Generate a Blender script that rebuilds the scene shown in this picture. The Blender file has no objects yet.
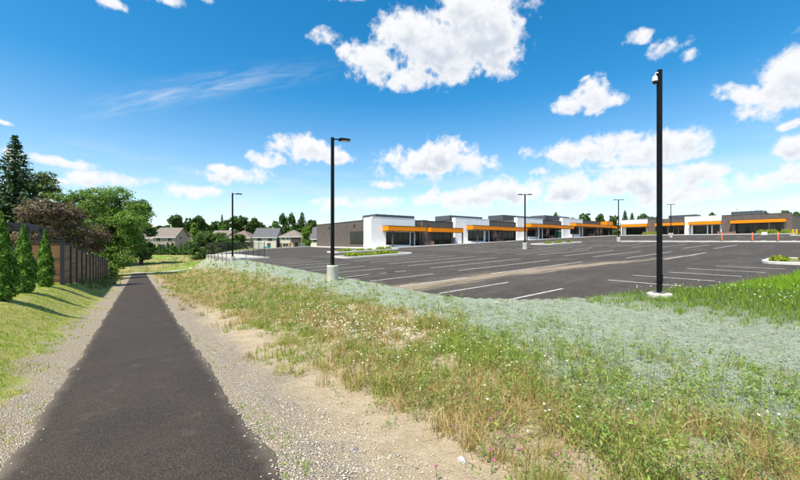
import bpy, bmesh, math, random
import numpy as np
from mathutils import Vector, Matrix

# ---------------------------------------------------------------- camera, sky, sun, exposure
F = 355.6; HY = 243.0; CH = 1.8                  # focal length and horizon of the photograph in its pixels, eye height
YAW = math.atan2(261.0, F)                       # world Y = along the footpath, world X = across it
CU, SU = math.cos(YAW), math.sin(YAW)
scene = bpy.context.scene
COL = scene.collection
cam_d = bpy.data.cameras.new('camera'); cam = bpy.data.objects.new('camera', cam_d); COL.objects.link(cam)
cam_d.sensor_width = 36; cam_d.lens = 16.0; cam_d.shift_y = 3/800; cam_d.clip_start = .05; cam_d.clip_end = 6000
cam.location = (0, 0, CH); cam.rotation_euler = (math.radians(90), 0, -YAW)
scene.camera = cam

SUN_EL = math.radians(61)
SUN_H = Vector((-.955, -.30)).normalized()
SUN_ROT = math.atan2(SUN_H.x, SUN_H.y)
world = bpy.data.worlds.new('World'); scene.world = world; world.use_nodes = True
sun_d = bpy.data.lights.new('sun', 'SUN'); sun_d.energy = 4.9; sun_d.angle = math.radians(.53); sun_d.color = (1, .915, .765)
sun = bpy.data.objects.new('sun', sun_d); COL.objects.link(sun)
sdir = Vector((SUN_H.x*math.cos(SUN_EL), SUN_H.y*math.cos(SUN_EL), math.sin(SUN_EL)))
sun.rotation_euler = sdir.to_track_quat('Z', 'Y').to_euler(); sun.location = sdir*200
scene.view_settings.view_transform = 'Standard'; scene.view_settings.look = 'None'
scene.view_settings.exposure = .6; scene.view_settings.gamma = 1; scene.view_settings.use_curve_mapping = False

def P(px, D):                                    # pixel column + depth along the view -> site coordinates
    X = (px-400)/F*D
    return X*CU+D*SU, -X*SU+D*CU
def ZR(row, D): return CH+(HY-row)*D/F
def TX(px, s):                                   # where a column meets the line Y = s
    a = (px-400)/F; return s*(a*CU+SU)/(CU-a*SU)
def SX(px, t):                                   # where a column meets the line X = t
    a = (px-400)/F; return t*(CU-a*SU)/(a*CU+SU)
def smooth(a, b, x):
    u = np.clip((np.asarray(x, float)-a)/(b-a), 0, 1); return u*u*(3-2*u)

# ---- world: Nishita sky with cumulus clouds
def build_world():
    nt = world.node_tree; nt.nodes.clear()
    def N(tree, typ, **kw):
        n = tree.nodes.new(typ)
        for k, v in kw.items(): setattr(n, k, v)
        return n
    def val(tree, sock, v):
        if isinstance(v, bpy.types.NodeSocket): tree.links.new(v, sock)
        else: sock.default_value = v
    def M(tree, op, a, b=0., c=0., clamp=False):
        n = N(tree, 'ShaderNodeMath', operation=op, use_clamp=clamp)
        for i, x in enumerate((a, b, c)): val(tree, n.inputs[i], x)
        return n.outputs[0]
    def V(tree, op, a, b=None, s=None):
        n = N(tree, 'ShaderNodeVectorMath', operation=op)
        val(tree, n.inputs[0], a)
        if b is not None: val(tree, n.inputs[1], b)
        if s is not None: val(tree, n.inputs['Scale'], s)
        return n.outputs['Value'] if op == 'LENGTH' else n.outputs[0]
    def SS(tree, x, a, b):
        n = N(tree, 'ShaderNodeMapRange', interpolation_type='SMOOTHSTEP')
        val(tree, n.inputs[0], x); n.inputs[1].default_value = a; n.inputs[2].default_value = b
        return n.outputs[0]
    def ang(px, py):
        x = (px-400)/F; z = (HY-py)/F
        t, s = x*CU+SU, -x*SU+CU
        return math.atan2(t, s), math.atan2(z, math.hypot(t, s))
    clouds = [
     (440,50,48,30),(408,38,26,22),(482,32,36,34),(372,62,26,19),(345,50,9,10),(502,62,18,18),(430,74,52,13),(455,16,26,22),
     (328,39,12,6),(590,92,15,14),(574,103,15,9),(600,105,18,7),
     (640,37,11,5),(663,47,13,7),(687,43,8,5),(692,57,8,4),(585,77,4,2),
     (792,72,34,28),(742,96,28,13),(775,98,50,14),(722,102,12,6),(792,125,10,5),(797,150,20,12),
     (420,166,42,15),(446,154,26,14),(398,158,20,11),(468,164,22,12),
     (303,148,30,12),(272,160,18,7),(332,155,20,8),(258,157,10,5),(235,176,30,9),(217,170,12,7),
     (100,180,36,8),(182,192,36,8),(138,184,26,7),(60,182,10,4),
     (588,150,44,12),(562,153,24,8),(622,155,40,10),(655,148,34,15),(682,143,22,12),(640,160,50,8),
     (470,199,44,10),(510,192,40,11),(560,190,50,14),(606,184,40,14),(640,182,40,13),(700,178,46,10),(752,182,44,13),(790,176,22,12),
     (548,196,40,9),(690,196,60,8),(770,205,50,7),(390,186,22,5),(376,203,30,6),(350,205,22,6),(330,206,18,6),(432,200,20,6),(540,171,10,4),
     (20,154,14,6),(66,161,26,6),(10,125,9,3),(110,4,14,5),(155,0,16,5),(205,-2,12,5),(320,-14,40,12),(250,-30,30,10)]
    blobs = []
    for cx, cy, rx, ry in clouds:
        a0, e0 = ang(cx, cy); a1 = ang(cx+rx, cy)[0]; a2 = ang(cx-rx, cy)[0]; e1 = ang(cx, cy-ry)[1]; e2 = ang(cx, cy+ry)[1]
        k = 1.55 if ry < 9 and cy < 100 else 1.
        blobs.append((a0, e0, k*abs(a1-a2)/2, k*abs(e1-e2)/2))
    rr = random.Random(5)
    lo, hi = ang(0, 200)[0], ang(800, 200)[0]
    for i in range(16):                           # the same fair-weather cumulus goes on round the rest of the sky
        a0 = hi+.25+(2*math.pi-(hi-lo)-.5)*(i+rr.uniform(.2, .8))/16; a0 = (a0+math.pi) % (2*math.pi)-math.pi
        e0 = rr.uniform(.08, .75); r = rr.uniform(.07, .16)
        blobs.append((a0, e0, r*1.4, r*.6))
        blobs.append((a0+r*rr.uniform(-.6, .6), e0+r*.4, r*.7, r*.5))
    tc = N(nt, 'ShaderNodeTexCoord'); nrm = V(nt, 'NORMALIZE', tc.outputs['Generated'])
    sp0 = N(nt, 'ShaderNodeSeparateXYZ'); nt.links.new(nrm, sp0.inputs[0])
    az = M(nt, 'ARCTAN2', sp0.outputs[0], sp0.outputs[1]); el = M(nt, 'ARCSINE', sp0.outputs[2])
    wn = N(nt, 'ShaderNodeTexNoise'); wn.inputs['Scale'].default_value = 8; wn.inputs['Detail'].default_value = 2; nt.links.new(nrm, wn.inputs['Vector'])
    ws = N(nt, 'ShaderNodeSeparateXYZ'); nt.links.new(wn.outputs['Color'], ws.inputs[0])
    azw = M(nt, 'MULTIPLY_ADD', M(nt, 'SUBTRACT', ws.outputs[0], .5), .06, az); elw = M(nt, 'MULTIPLY_ADD', M(nt, 'SUBTRACT', ws.outputs[1], .5), .045, el)
    def splat(x):
        c = N(nt, 'ShaderNodeCombineXYZ')
        for k in range(3): nt.links.new(x, c.inputs[k])
        return c.outputs[0]
    A3, E3 = splat(azw), splat(elw); q0 = q1 = None
    def V3(op, a, b, c):
        n = N(nt, 'ShaderNodeVectorMath', operation=op)
        for k, x in enumerate((a, b, c)): val(nt, n.inputs[k], x)
        return n.outputs[0]
    while len(blobs) % 3: blobs.append(blobs[-1])
    for k in range(0, len(blobs), 3):
        b3 = blobs[k:k+3]; ia = [1/(b[2]*1.2) for b in b3]; ie = [1/(b[3]*1.2) for b in b3]
        dx = V3('MULTIPLY_ADD', A3, ia, [-b[0]*x for b, x in zip(b3, ia)]); dy = V3('MULTIPLY_ADD', E3, ie, [-b[1]*x for b, x in zip(b3, ie)])
        dx2 = V3('MULTIPLY_ADD', dx, dx, [max(0., min(.5, (.05-b[3])*14)) for b in b3]); d = V3('MULTIPLY_ADD', dy, dy, dx2)
        dyu = V(nt, 'ADD', dy, [min(.6, .035*x) for x in ie]); du = V3('MULTIPLY_ADD', dyu, dyu, dx2)
        q0 = d if q0 is None else V(nt, 'MINIMUM', q0, d); q1 = du if q1 is None else V(nt, 'MINIMUM', q1, du)
    def field(q_):
        sq = N(nt, 'ShaderNodeSeparateXYZ'); nt.links.new(q_, sq.inputs[0])
        m = M(nt, 'SQRT', M(nt, 'MINIMUM', sq.outputs[0], M(nt, 'MINIMUM', sq.outputs[1], sq.outputs[2])))
        return M(nt, 'MAXIMUM', M(nt, 'SUBTRACT', 1., m), -1.2)
    def puffs(vec, det=9, fin=.85):
        n1 = N(nt, 'ShaderNodeTexNoise'); n1.inputs['Scale'].default_value = 11; n1.inputs['Detail'].default_value = det; n1.inputs['Roughness'].default_value = .6; nt.links.new(vec, n1.inputs['Vector'])
        n2 = N(nt, 'ShaderNodeTexNoise'); n2.inputs['Scale'].default_value = 24; n2.inputs['Detail'].default_value = 3; n2.inputs['Roughness'].default_value = .5; nt.links.new(vec, n2.inputs['Vector'])
        bil = M(nt, 'MULTIPLY', M(nt, 'SUBTRACT', .1, M(nt, 'ABSOLUTE', M(nt, 'SUBTRACT', n2.outputs[0], .5))), 1.8)
        n3 = N(nt, 'ShaderNodeTexNoise'); n3.inputs['Scale'].default_value = 42; n3.inputs['Detail'].default_value = 4; n3.inputs['Roughness'].default_value = .6; nt.links.new(vec, n3.inputs['Vector'])
        fine = M(nt, 'MULTIPLY', M(nt, 'SUBTRACT', n3.outputs[0], .5), fin)
        return M(nt, 'ADD', M(nt, 'ADD', M(nt, 'MULTIPLY', M(nt, 'SUBTRACT', n1.outputs[0], .5), 2.5), bil), fine)
    up = Vector((SUN_H.x*.5, SUN_H.y*.5, 1.0)).normalized()*.028
    d0 = M(nt, 'MULTIPLY_ADD', field(q0), 1.25, puffs(nrm))
    d1 = M(nt, 'MULTIPLY_ADD', field(q1), 1.25, puffs(V(nt, 'ADD', nrm, tuple(up)), 3, .1))
    alpha = M(nt, 'MULTIPLY', SS(nt, d0, -.18, .5), .98)
    fade = SS(nt, el, -.02, .03)
    alpha = M(nt, 'MULTIPLY', alpha, fade)
    shade = SS(nt, d1, .05, 1.15)
    thick = SS(nt, d0, .15, .9)
    shade = M(nt, 'MULTIPLY', shade, thick)
    # thin high streaks
    sp = N(nt, 'ShaderNodeSeparateXYZ'); nt.links.new(nrm, sp.inputs[0])
    pa = ang(60, 118); pb = ang(300, 72); L = math.hypot(pb[0]-pa[0], pb[1]-pa[1]); cx_, cy_ = (pb[0]-pa[0])/L, (pb[1]-pa[1])/L
    da = M(nt, 'SUBTRACT', az, pa[0]); de = M(nt, 'SUBTRACT', el, pa[1])
    al = M(nt, 'ADD', M(nt, 'MULTIPLY', da, cx_), M(nt, 'MULTIPLY', de, cy_))
    ac = M(nt, 'SUBTRACT', M(nt, 'MULTIPLY', de, cx_), M(nt, 'MULTIPLY', da, cy_))
    ac = M(nt, 'SUBTRACT', ac, M(nt, 'MULTIPLY', M(nt, 'SINE', M(nt, 'MULTIPLY', al, math.pi/L)), .02))
    cb = N(nt, 'ShaderNodeCombineXYZ'); nt.links.new(M(nt, 'MULTIPLY', al, 5.), cb.inputs[0]); nt.links.new(M(nt, 'MULTIPLY', ac, 38.), cb.inputs[1])
    cn = N(nt, 'ShaderNodeTexNoise'); cn.inputs['Scale'].default_value = 1.6; cn.inputs['Detail'].default_value = 7; cn.inputs['Roughness'].default_value = .65; cn.inputs['Distortion'].default_value = .6
    nt.links.new(cb.outputs[0], cn.inputs['Vector'])
    band = M(nt, 'MULTIPLY', M(nt, 'SUBTRACT', 1., SS(nt, M(nt, 'ABSOLUTE', ac), .0, .042)), M(nt, 'MULTIPLY', SS(nt, al, 0, L*.25), M(nt, 'SUBTRACT', 1., SS(nt, al, L*.55, L*1.35))))
    cir = M(nt, 'MULTIPLY', M(nt, 'MULTIPLY', band, SS(nt, cn.outputs[0], .33, .8)), .5)
    # low milky haze clouds by the horizon
    hb = N(nt, 'ShaderNodeCombineXYZ'); nt.links.new(M(nt, 'MULTIPLY', az, 6.), hb.inputs[0]); nt.links.new(M(nt, 'MULTIPLY', el, 30.), hb.inputs[1])
    hn = N(nt, 'ShaderNodeTexNoise'); hn.inputs['Scale'].default_value = 1.1; hn.inputs['Detail'].default_value = 6; nt.links.new(hb.outputs[0], hn.inputs['Vector'])
    low = M(nt, 'MULTIPLY', M(nt, 'MULTIPLY', SS(nt, hn.outputs[0], .44, .68), M(nt, 'SUBTRACT', 1., SS(nt, el, .06, .26))), .5)
    veil = M(nt, 'MAXIMUM', cir, M(nt, 'MULTIPLY', low, fade))
    sky = N(nt, 'ShaderNodeTexSky', sky_type='NISHITA', sun_disc=False)
    sky.sun_elevation = SUN_EL; sky.sun_rotation = SUN_ROT; sky.altitude = 300; sky.air_density = 1.0; sky.dust_density = .7; sky.ozone_density = 3.0
    hs = N(nt, 'ShaderNodeHueSaturation'); sat = N(nt, 'ShaderNodeMapRange'); nt.links.new(el, sat.inputs[0]); sat.inputs[1].default_value = .02; sat.inputs[2].default_value = .38; sat.inputs[3].default_value = .95; sat.inputs[4].default_value = 1.4; nt.links.new(sat.outputs[0], hs.inputs['Saturation']); hs.inputs['Hue'].default_value = .489; hs.inputs['Value'].default_value = 1.22; nt.links.new(sky.outputs[0], hs.inputs['Color'])
    cr = N(nt, 'ShaderNodeMix', data_type='RGBA'); nt.links.new(shade, cr.inputs[0])
    cr.inputs[6].default_value = (6.0, 6.05, 6.15, 1); cr.inputs[7].default_value = (4.0, 4.35, 4.9, 1)
    m1 = N(nt, 'ShaderNodeMix', data_type='RGBA'); nt.links.new(veil, m1.inputs[0]); nt.links.new(hs.outputs[0], m1.inputs[6]); m1.inputs[7].default_value = (5.2, 5.5, 5.9, 1)
    m2 = N(nt, 'ShaderNodeMix', data_type='RGBA'); nt.links.new(alpha, m2.inputs[0]); nt.links.new(m1.outputs[2], m2.inputs[6]); nt.links.new(cr.outputs[2], m2.inputs[7])
    bg = N(nt, 'ShaderNodeBackground'); bg.inputs[1].default_value = .108; nt.links.new(m2.outputs[2], bg.inputs[0])
    world.cycles.sampling_method = 'MANUAL'; world.cycles.sample_map_resolution = 512
    out = N(nt, 'ShaderNodeOutputWorld'); nt.links.new(bg.outputs[0], out.inputs[0])
build_world()

# ---------------------------------------------------------------- helpers: materials
MATS = {}
def mat(name, c1, c2=None, rough=.8, scale=5., bump=0., bscale=None, detail=5, metallic=0., spec=None, stretch=None, ramp=(.35, .65)):
    if name in MATS: return MATS[name]
    m = bpy.data.materials.new(name); m.use_nodes = True; nt = m.node_tree; b = nt.nodes['Principled BSDF']
    b.inputs['Roughness'].default_value = rough; b.inputs['Metallic'].default_value = metallic
    if spec is not None: b.inputs['Specular IOR Level'].default_value = spec
    tc = nt.nodes.new('ShaderNodeTexCoord'); vec = tc.outputs['Object']
    if stretch:
        mp = nt.nodes.new('ShaderNodeMapping'); mp.inputs['Scale'].default_value = stretch
        nt.links.new(vec, mp.inputs[0]); vec = mp.outputs[0]
    if c2 is None: c2 = tuple(x*.82 for x in c1)
    n = nt.nodes.new('ShaderNodeTexNoise'); n.inputs['Scale'].default_value = scale; n.inputs['Detail'].default_value = detail; n.inputs['Roughness'].default_value = .6
    nt.links.new(vec, n.inputs['Vector'])
    r = nt.nodes.new('ShaderNodeValToRGB'); r.color_ramp.elements[0].position = ramp[0]; r.color_ramp.elements[1].position = ramp[1]
    r.color_ramp.elements[0].color = (*c1, 1); r.color_ramp.elements[1].color = (*c2, 1)
    nt.links.new(n.outputs[0], r.inputs[0]); nt.links.new(r.outputs[0], b.inputs['Base Color'])
    if bump:
        n2 = nt.nodes.new('ShaderNodeTexNoise'); n2.inputs['Scale'].default_value = bscale or scale*4; n2.inputs['Detail'].default_value = 4
        nt.links.new(vec, n2.inputs['Vector'])
        bp = nt.nodes.new('ShaderNodeBump'); bp.inputs['Strength'].default_value = bump; bp.inputs['Distance'].default_value = .02
        nt.links.new(n2.outputs[0], bp.inputs['Height']); nt.links.new(bp.outputs[0], b.inputs['Normal'])
    MATS[name] = m; return m

def leafmat(name, trans=.35, gloss=.25, rough=.5):
    """foliage: colour from the 'tint' attribute, light passes through the leaf"""
    if name in MATS: return MATS[name]
    m = bpy.data.materials.new(name); m.use_nodes = True; nt = m.node_tree; b = nt.nodes['Principled BSDF']
    at = nt.nodes.new('ShaderNodeAttribute'); at.attribute_name = 'tint'
    b.inputs['Roughness'].default_value = rough; b.inputs['Specular IOR Level'].default_value = gloss
    nt.links.new(at.outputs['Color'], b.inputs['Base Color'])
    tr = nt.nodes.new('ShaderNodeBsdfTranslucent')
    mx = nt.nodes.new('ShaderNodeMix'); mx.data_type = 'RGBA'; mx.blend_type = 'MULTIPLY'; mx.inputs[0].default_value = 1
    nt.links.new(at.outputs['Color'], mx.inputs[6]); mx.inputs[7].default_value = (1.25, 1.3, .7, 1)
    nt.links.new(mx.outputs[2], tr.inputs[0])
    ms = nt.nodes.new('ShaderNodeMixShader'); ms.inputs[0].default_value = trans
    nt.links.new(b.outputs[0], ms.inputs[1]); nt.links.new(tr.outputs[0], ms.inputs[2])
    nt.links.new(ms.outputs[0], nt.nodes['Material Output'].inputs[0])
    MATS[name] = m; return m

# ---------------------------------------------------------------- helpers: meshes and objects
def link(name, me, material=None, parent=None, loc=None, rotz=None):
    o = bpy.data.objects.new(name, me); COL.objects.link(o)
    if material is not None and me is not None and not me.materials: me.materials.append(material)
    if parent is not None: o.parent = parent
    if loc is not None: o.location = loc
    if rotz is not None: o.rotation_euler = (0, 0, rotz)
    return o
def tag(o, label, cat, group=None):
    o['label'] = label; o['category'] = cat
    if group: o['group'] = group
    return o
def thing(name, label, cat, loc=(0, 0, 0), rotz=0, group=None):
    return tag(link(name, None, loc=loc, rotz=rotz), label, cat, group)
def structure(o): o['kind'] = 'structure'; return o
def stuff(o): o['kind'] = 'stuff'; return o
def fast(name, verts, faces, tint=None, smooth_=False):
    """verts (n,3); faces: list of (m,k) index arrays"""
    me = bpy.data.meshes.new(name)
    verts = np.asarray(verts, np.float32)
    me.vertices.add(len(verts)); me.vertices.foreach_set('co', verts.ravel())
    faces = [np.asarray(f, np.int32) for f in faces if len(f)]
    loops = np.concatenate([f.ravel() for f in faces]); tot = np.concatenate([np.full(len(f), f.shape[1], np.int32) for f in faces])
    start = np.concatenate([[0], np.cumsum(tot)[:-1]]).astype(np.int32)
    me.loops.add(len(loops)); me.loops.foreach_set('vertex_index', loops)
    me.polygons.add(len(tot)); me.polygons.foreach_set('loop_start', start); me.polygons.foreach_set('loop_total', tot)
    if smooth_: me.polygons.foreach_set('use_smooth', np.ones(len(tot), bool))
    me.update(calc_edges=True)
    if tint is not None:
        a = me.color_attributes.new('tint', 'FLOAT_COLOR', 'POINT')
        c = np.ones((len(verts), 4), np.float32); c[:, :3] = tint; a.data.foreach_set('color', c.ravel())
    return me

class MB:
    """collects boxes, prisms, tubes into one mesh"""
    def __init__(self): self.v = []; self.f = []
    def add(self, vs, fs):
        b = len(self.v); self.v += [tuple(x) for x in vs]; self.f += [tuple(i+b for i in q) for q in fs]; return self
    def box(self, x0, x1, y0, y1, z0, z1):
        return self.add([(x0,y0,z0),(x1,y0,z0),(x1,y1,z0),(x0,y1,z0),(x0,y0,z1),(x1,y0,z1),(x1,y1,z1),(x0,y1,z1)],
                        [(0,3,2,1),(4,5,6,7),(0,1,5,4),(1,2,6,5),(2,3,7,6),(3,0,4,7)])
    def tube(self, pts, rad, n=10, caps=True):
        pts = [Vector(p) for p in pts]
        if not isinstance(rad, (list, tuple)): rad = [rad]*len(pts)
        vs = []; fs = []
        for i, p in enumerate(pts):
            d = (pts[min(i+1, len(pts)-1)]-pts[max(i-1, 0)]).normalized()
            a = d.orthogonal().normalized() if abs(d.z) < .9 else Vector((1, 0, 0))
            b = d.cross(a).normalized(); a = b.cross(d).normalized()
            for k in range(n):
                th = 2*math.pi*k/n; vs.append(p+(a*math.cos(th)+b*math.sin(th))*rad[i])
        for i in range(len(pts)-1):
            for k in range(n):
                fs.append((i*n+k, i*n+(k+1) % n, (i+1)*n+(k+1) % n, (i+1)*n+k))
        if caps: fs += [tuple(reversed(range(n))), tuple(range((len(pts)-1)*n, len(pts)*n))]
        return self.add(vs, fs)
    def prism(self, poly, z0, z1):
        n = len(poly)
        vs = [(x, y, z0) for x, y in poly]+[(x, y, z1) for x, y in poly]
        return self.add(vs, [tuple(reversed(range(n))), tuple(range(n, 2*n))]+[(i, (i+1) % n, (i+1) % n+n, i+n) for i in range(n)])
    def mesh(self, name, bevel=0, smooth_=False):
        me = bpy.data.meshes.new(name); me.from_pydata(self.v, [], self.f); me.update()
        if bevel or smooth_:
            bm = bmesh.new(); bm.from_mesh(me)
            bmesh.ops.remove_doubles(bm, verts=bm.verts, dist=1e-5)
            if bevel: bmesh.ops.bevel(bm, geom=[e for e in bm.edges if len(e.link_faces) == 2 and e.calc_face_angle(0) > .6], offset=bevel, segments=2, affect='EDGES', profile=.5)
            bm.to_mesh(me); bm.free()
        if smooth_:
            me.polygons.foreach_set('use_smooth', [True]*len(me.polygons)); me.set_sharp_from_angle(angle=math.radians(38))
        return me
    def build(self, name, material, parent=None, bevel=0, smooth_=False, loc=None, rotz=None):
        return link(name, self.mesh(name, bevel, smooth_), material, parent, loc, rotz)
def box(name, material, parent, x0, x1, y0, y1, z0, z1, bevel=0): return MB().box(x0, x1, y0, y1, z0, z1).build(name, material, parent, bevel)

def copy_tree(o, parent=None):
    c = o.copy(); COL.objects.link(c)
    if parent is not None: c.parent = parent
    for ch in o.children: copy_tree(ch, c)
    return c

rng = np.random.default_rng(11)
_perm = rng.random((64, 64))
def vnoise(x, y, sc):
    x = np.asarray(x, float)/sc; y = np.asarray(y, float)/sc
    xi = np.floor(x).astype(int); yi = np.floor(y).astype(int); fx = x-xi; fy = y-yi
    fx = fx*fx*(3-2*fx); fy = fy*fy*(3-2*fy)
    g = lambda a, b: _perm[a % 64, b % 64]
    return (g(xi, yi)*(1-fx)+g(xi+1, yi)*fx)*(1-fy)+(g(xi, yi+1)*(1-fx)+g(xi+1, yi+1)*fx)*fy
def fbm(x, y, sc): return .5*vnoise(x, y, sc)+.3*vnoise(x+17.3, y+5.1, sc*.47)+.2*vnoise(x+3.7, y+29., sc*.21)

# ---------------------------------------------------------------- terrain heights
_s = np.arange(-600, 2600, .5)
_z = np.interp(_s, [-600, -40, 0, 72, 79, 86, 100, 120, 140, 165, 400, 2600], [2, 1.7, 0, -3.348, -3.6, -3.55, -2.95, -1.75, -.6, -.1, .1, .1])
_k = np.ones(9)/9; _z = np.where((_s > -50) & (_s < 74), _z, np.convolve(np.pad(_z, 4, 'edge'), _k, 'valid'))
def zpath(s): return np.interp(s, _s, _z)
def zlot(t, s): return -.617+.0059*np.asarray(s, float)+.03476*np.minimum(np.asarray(t, float), 142)
def lot_near(t): return np.interp(t, [9, 10, 11, 13, 15.4, 18, 22, 40, 200], [11, 8.6, 7.2, 5.9, 5.1, 3.7, 2.3, 1.6, 1.2])
LOT_T0, LOT_T1, LOT_S1 = 9.2, 134.0, 77.0
def in_lot(t, s, m=0.): return (t > LOT_T0+m+.62*np.maximum(np.asarray(s, float)-57, 0)) & (s > lot_near(t)+m) & (s < LOT_S1-m) & (t < LOT_T1-m)
def ground(t, s, micro=True):
    t = np.asarray(t, float); s = np.asarray(s, float)
    tc = np.clip(t, 9, 142)
    site = zlot(tc, np.clip(s, -30, 78)); w = smooth(80, 125, s); wf = smooth(12, 40, t); zf = zpath(s)*(1-wf)+.12*wf; site = site*(1-w)+zf*w+.012
    far_ = smooth(54, 100, s); w = smooth(1.7+2.6*smooth(28, 52, s)+3*far_, 8.8+14*far_, t); z = zpath(s)*(1-w)+site*w
    A = np.interp(s, [-40, 0, 14, 24, 62, 70], [.2, .5, .82, .88, .05, 0]); z = z+A*smooth(1.35, 3.4, -t)
    w2 = smooth(10, 40, -t); z = z*(1-w2)+(-.9)*w2
    if micro:
        mk = smooth(1.0, 1.7, np.abs(t))*(1-in_lot(t, s, -.6))
        near = np.exp(-np.maximum(s, 0)/60)
        z = z+mk*((fbm(t, s, 1.4)-.5)*.11+(fbm(t+9, s, .5)-.5)*.07)*near
        z = z-.06*in_lot(t, s, .35)
        z = z-.03*(np.abs(t) < .8)*(s < 77)*(s > -8)
    return z

def axis(parts):
    a = []
    for lo, hi, st in parts: a += list(np.arange(lo, hi, st))
    return np.array(a+[parts[-1][1]])
gx = axis([(-1500, -200, 130), (-200, -40, 16), (-40, -8, 3.2), (-8, 12, .22), (12, 26, .5), (26, 60, 3), (60, 180, 12), (180, 1500, 120)])
gy = axis([(-600, -60, 60), (-60, -4, 4), (-4, 26, .24), (26, 90, .8), (90, 180, 3), (180, 400, 20), (400, 2400, 200)])
GX, GY = np.meshgrid(gx, gy); GZ = ground(GX, GY)
nx, ny = len(gx), len(gy)
idx = np.arange(nx*ny).reshape(ny, nx)
q = np.stack([idx[:-1, :-1], idx[:-1, 1:], idx[1:, 1:], idx[1:, :-1]], -1).reshape(-1, 4)

def ground_material():
    m = bpy.data.materials.new('ground_soil'); m.use_nodes = True; nt = m.node_tree; b = nt.nodes['Principled BSDF']; b.inputs['Roughness'].default_value = .95; b.inputs['Specular IOR Level'].default_value = .1
    L = nt.links.new
    def M(op, a, b_=0., clamp=False):
        n = nt.nodes.new('ShaderNodeMath'); n.operation = op; n.use_clamp = clamp
        for i, x in enumerate((a, b_)):
            if isinstance(x, bpy.types.NodeSocket): L(x, n.inputs[i])
            else: n.inputs[i].default_value = x
        return n.outputs[0]
    def SS(x, a, b_):
        n = nt.nodes.new('ShaderNodeMapRange'); n.interpolation_type = 'SMOOTHSTEP'; L(x, n.inputs[0]); n.inputs[1].default_value = a; n.inputs[2].default_value = b_; return n.outputs[0]
    def noise(sc, det=6, rough=.6):
        n = nt.nodes.new('ShaderNodeTexNoise'); n.inputs['Scale'].default_value = sc; n.inputs['Detail'].default_value = det; n.inputs['Roughness'].default_value = rough; L(geo.outputs['Position'], n.inputs['Vector']); return n.outputs[0]
    def mix(f, a, c):
        n = nt.nodes.new('ShaderNodeMix'); n.data_type = 'RGBA'
        for i, x in ((0, f), (6, a), (7, c)):
            if isinstance(x, bpy.types.NodeSocket): L(x, n.inputs[i])
            elif i: n.inputs[i].default_value = (*x, 1)
            else: n.inputs[i].default_value = x
        return n.outputs[2]
    geo = nt.nodes.new('ShaderNodeNewGeometry'); sp = nt.nodes.new('ShaderNodeSeparateXYZ'); L(geo.outputs['Position'], sp.inputs[0])
    t, s = sp.outputs[0], sp.outputs[1]
    nb = noise(.9); nm = noise(3.5); nf = noise(14); nff = noise(60, 4)
    tw = M('ADD', t, M('MULTIPLY', M('SUBTRACT', nb, .5), 1.6)); tw = M('ADD', tw, M('MULTIPLY', M('SUBTRACT', nf, .5), .5))
    soil = mix(SS(nm, .35, .65), (.54, .43, .29), (.43, .34, .22)); soil = mix(M('MULTIPLY', SS(nff, .45, .7), .6), soil, (.6, .52, .4))
    straw = mix(SS(nf, .35, .62), (.33, .26, .13), (.23, .2, .085))
    meadow = mix(M('MULTIPLY', SS(M('ADD', noise(2.2), M('MULTIPLY', SS(s, 7, 18), .22)), .46, .6), SS(M('ADD', tw, M('MULTIPLY', SS(s, 7, 20), 1.2)), 2.3, 3.6)), soil, straw)
    # stones beside the path
    vo = nt.nodes.new('ShaderNodeTexVoronoi'); vo.inputs['Scale'].default_value = 60; L(geo.outputs['Position'], vo.inputs['Vector'])
    hsv = nt.nodes.new('ShaderNodeSeparateColor'); L(vo.outputs['Color'], hsv.inputs[0])
    grav = mix(hsv.outputs[0], (.62, .55, .44), (.40, .345, .27)); grav = mix(M('MULTIPLY', SS(hsv.outputs[1], .7, .9), .8), grav, (.74, .7, .62))
    grav = mix(SS(vo.outputs['Distance'], .3, .75), grav, (.33, .265, .19)); grav = mix(M('MULTIPLY', SS(nm, .42, .62), .65), grav, soil)
    at = M('ABSOLUTE', tw)
    # hydroseed: pale green mulch sprayed on soil
    hyd = mix(SS(nm, .3, .7), (.255, .325, .235), (.38, .44, .335)); hyd = mix(M('MULTIPLY', SS(nf, .47, .62), .8), hyd, (.23, .215, .145)); hyd = mix(M('MULTIPLY', SS(nff, .5, .7), .5), hyd, (.37, .42, .35)); hyd = mix(SS(noise(26, 3), .6, .7), hyd, (.2, .14, .085))
    lawn = mix(SS(nm, .3, .65), (.25, .3, .06), (.40, .37, .13)); lawn = mix(SS(nb, .58, .75), lawn, (.4, .33, .18))
    rank = mix(SS(nm, .35, .65), (.07, .12, .025), (.14, .15, .05))
    bank = mix(SS(noise(.35), .4, .6), (.19, .22, .06), (.38, .32, .15)); bank = mix(SS(noise(.12), .5, .62), bank, (.18, .28, .05))
    twh = M('ADD', tw, M('MULTIPLY', M('SUBTRACT', 1., SS(s, 1.5, 7.)), 1.7)); twh = M('ADD', twh, M('MULTIPLY', M('SUBTRACT', nm, .5), 3.4)); c = mix(SS(twh, 5.6, 7.1), meadow, hyd)
    right = M('MULTIPLY', SS(t, 11.5, 16), M('SUBTRACT', 1., SS(s, 7.5, 8.5)))
    right2 = M('MULTIPLY', right, SS(M('SUBTRACT', s, M('MULTIPLY', M('SUBTRACT', 16., t), .3)), -.6, .5))
    c = mix(right2, c, rank)
    c = mix(SS(M('MULTIPLY', tw, -1.), 1.2, 1.7), c, lawn)
    gm = M('SUBTRACT', 1., SS(at, 1.4, 2.0)); gl = M('SUBTRACT', 1., SS(at, 1.35, 1.75))
    isr = SS(t, -.05, .05); gmask = M('ADD', M('MULTIPLY', gm, isr), M('MULTIPLY', gl, M('SUBTRACT', 1., isr)))
    c = mix(gmask, c, grav)
    far = M('MAXIMUM', SS(s, 62, 80), M('MAXIMUM', SS(t, 150, 170), SS(M('MULTIPLY', t, -1.), 7, 12)))
    c = mix(far, c, bank)
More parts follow.
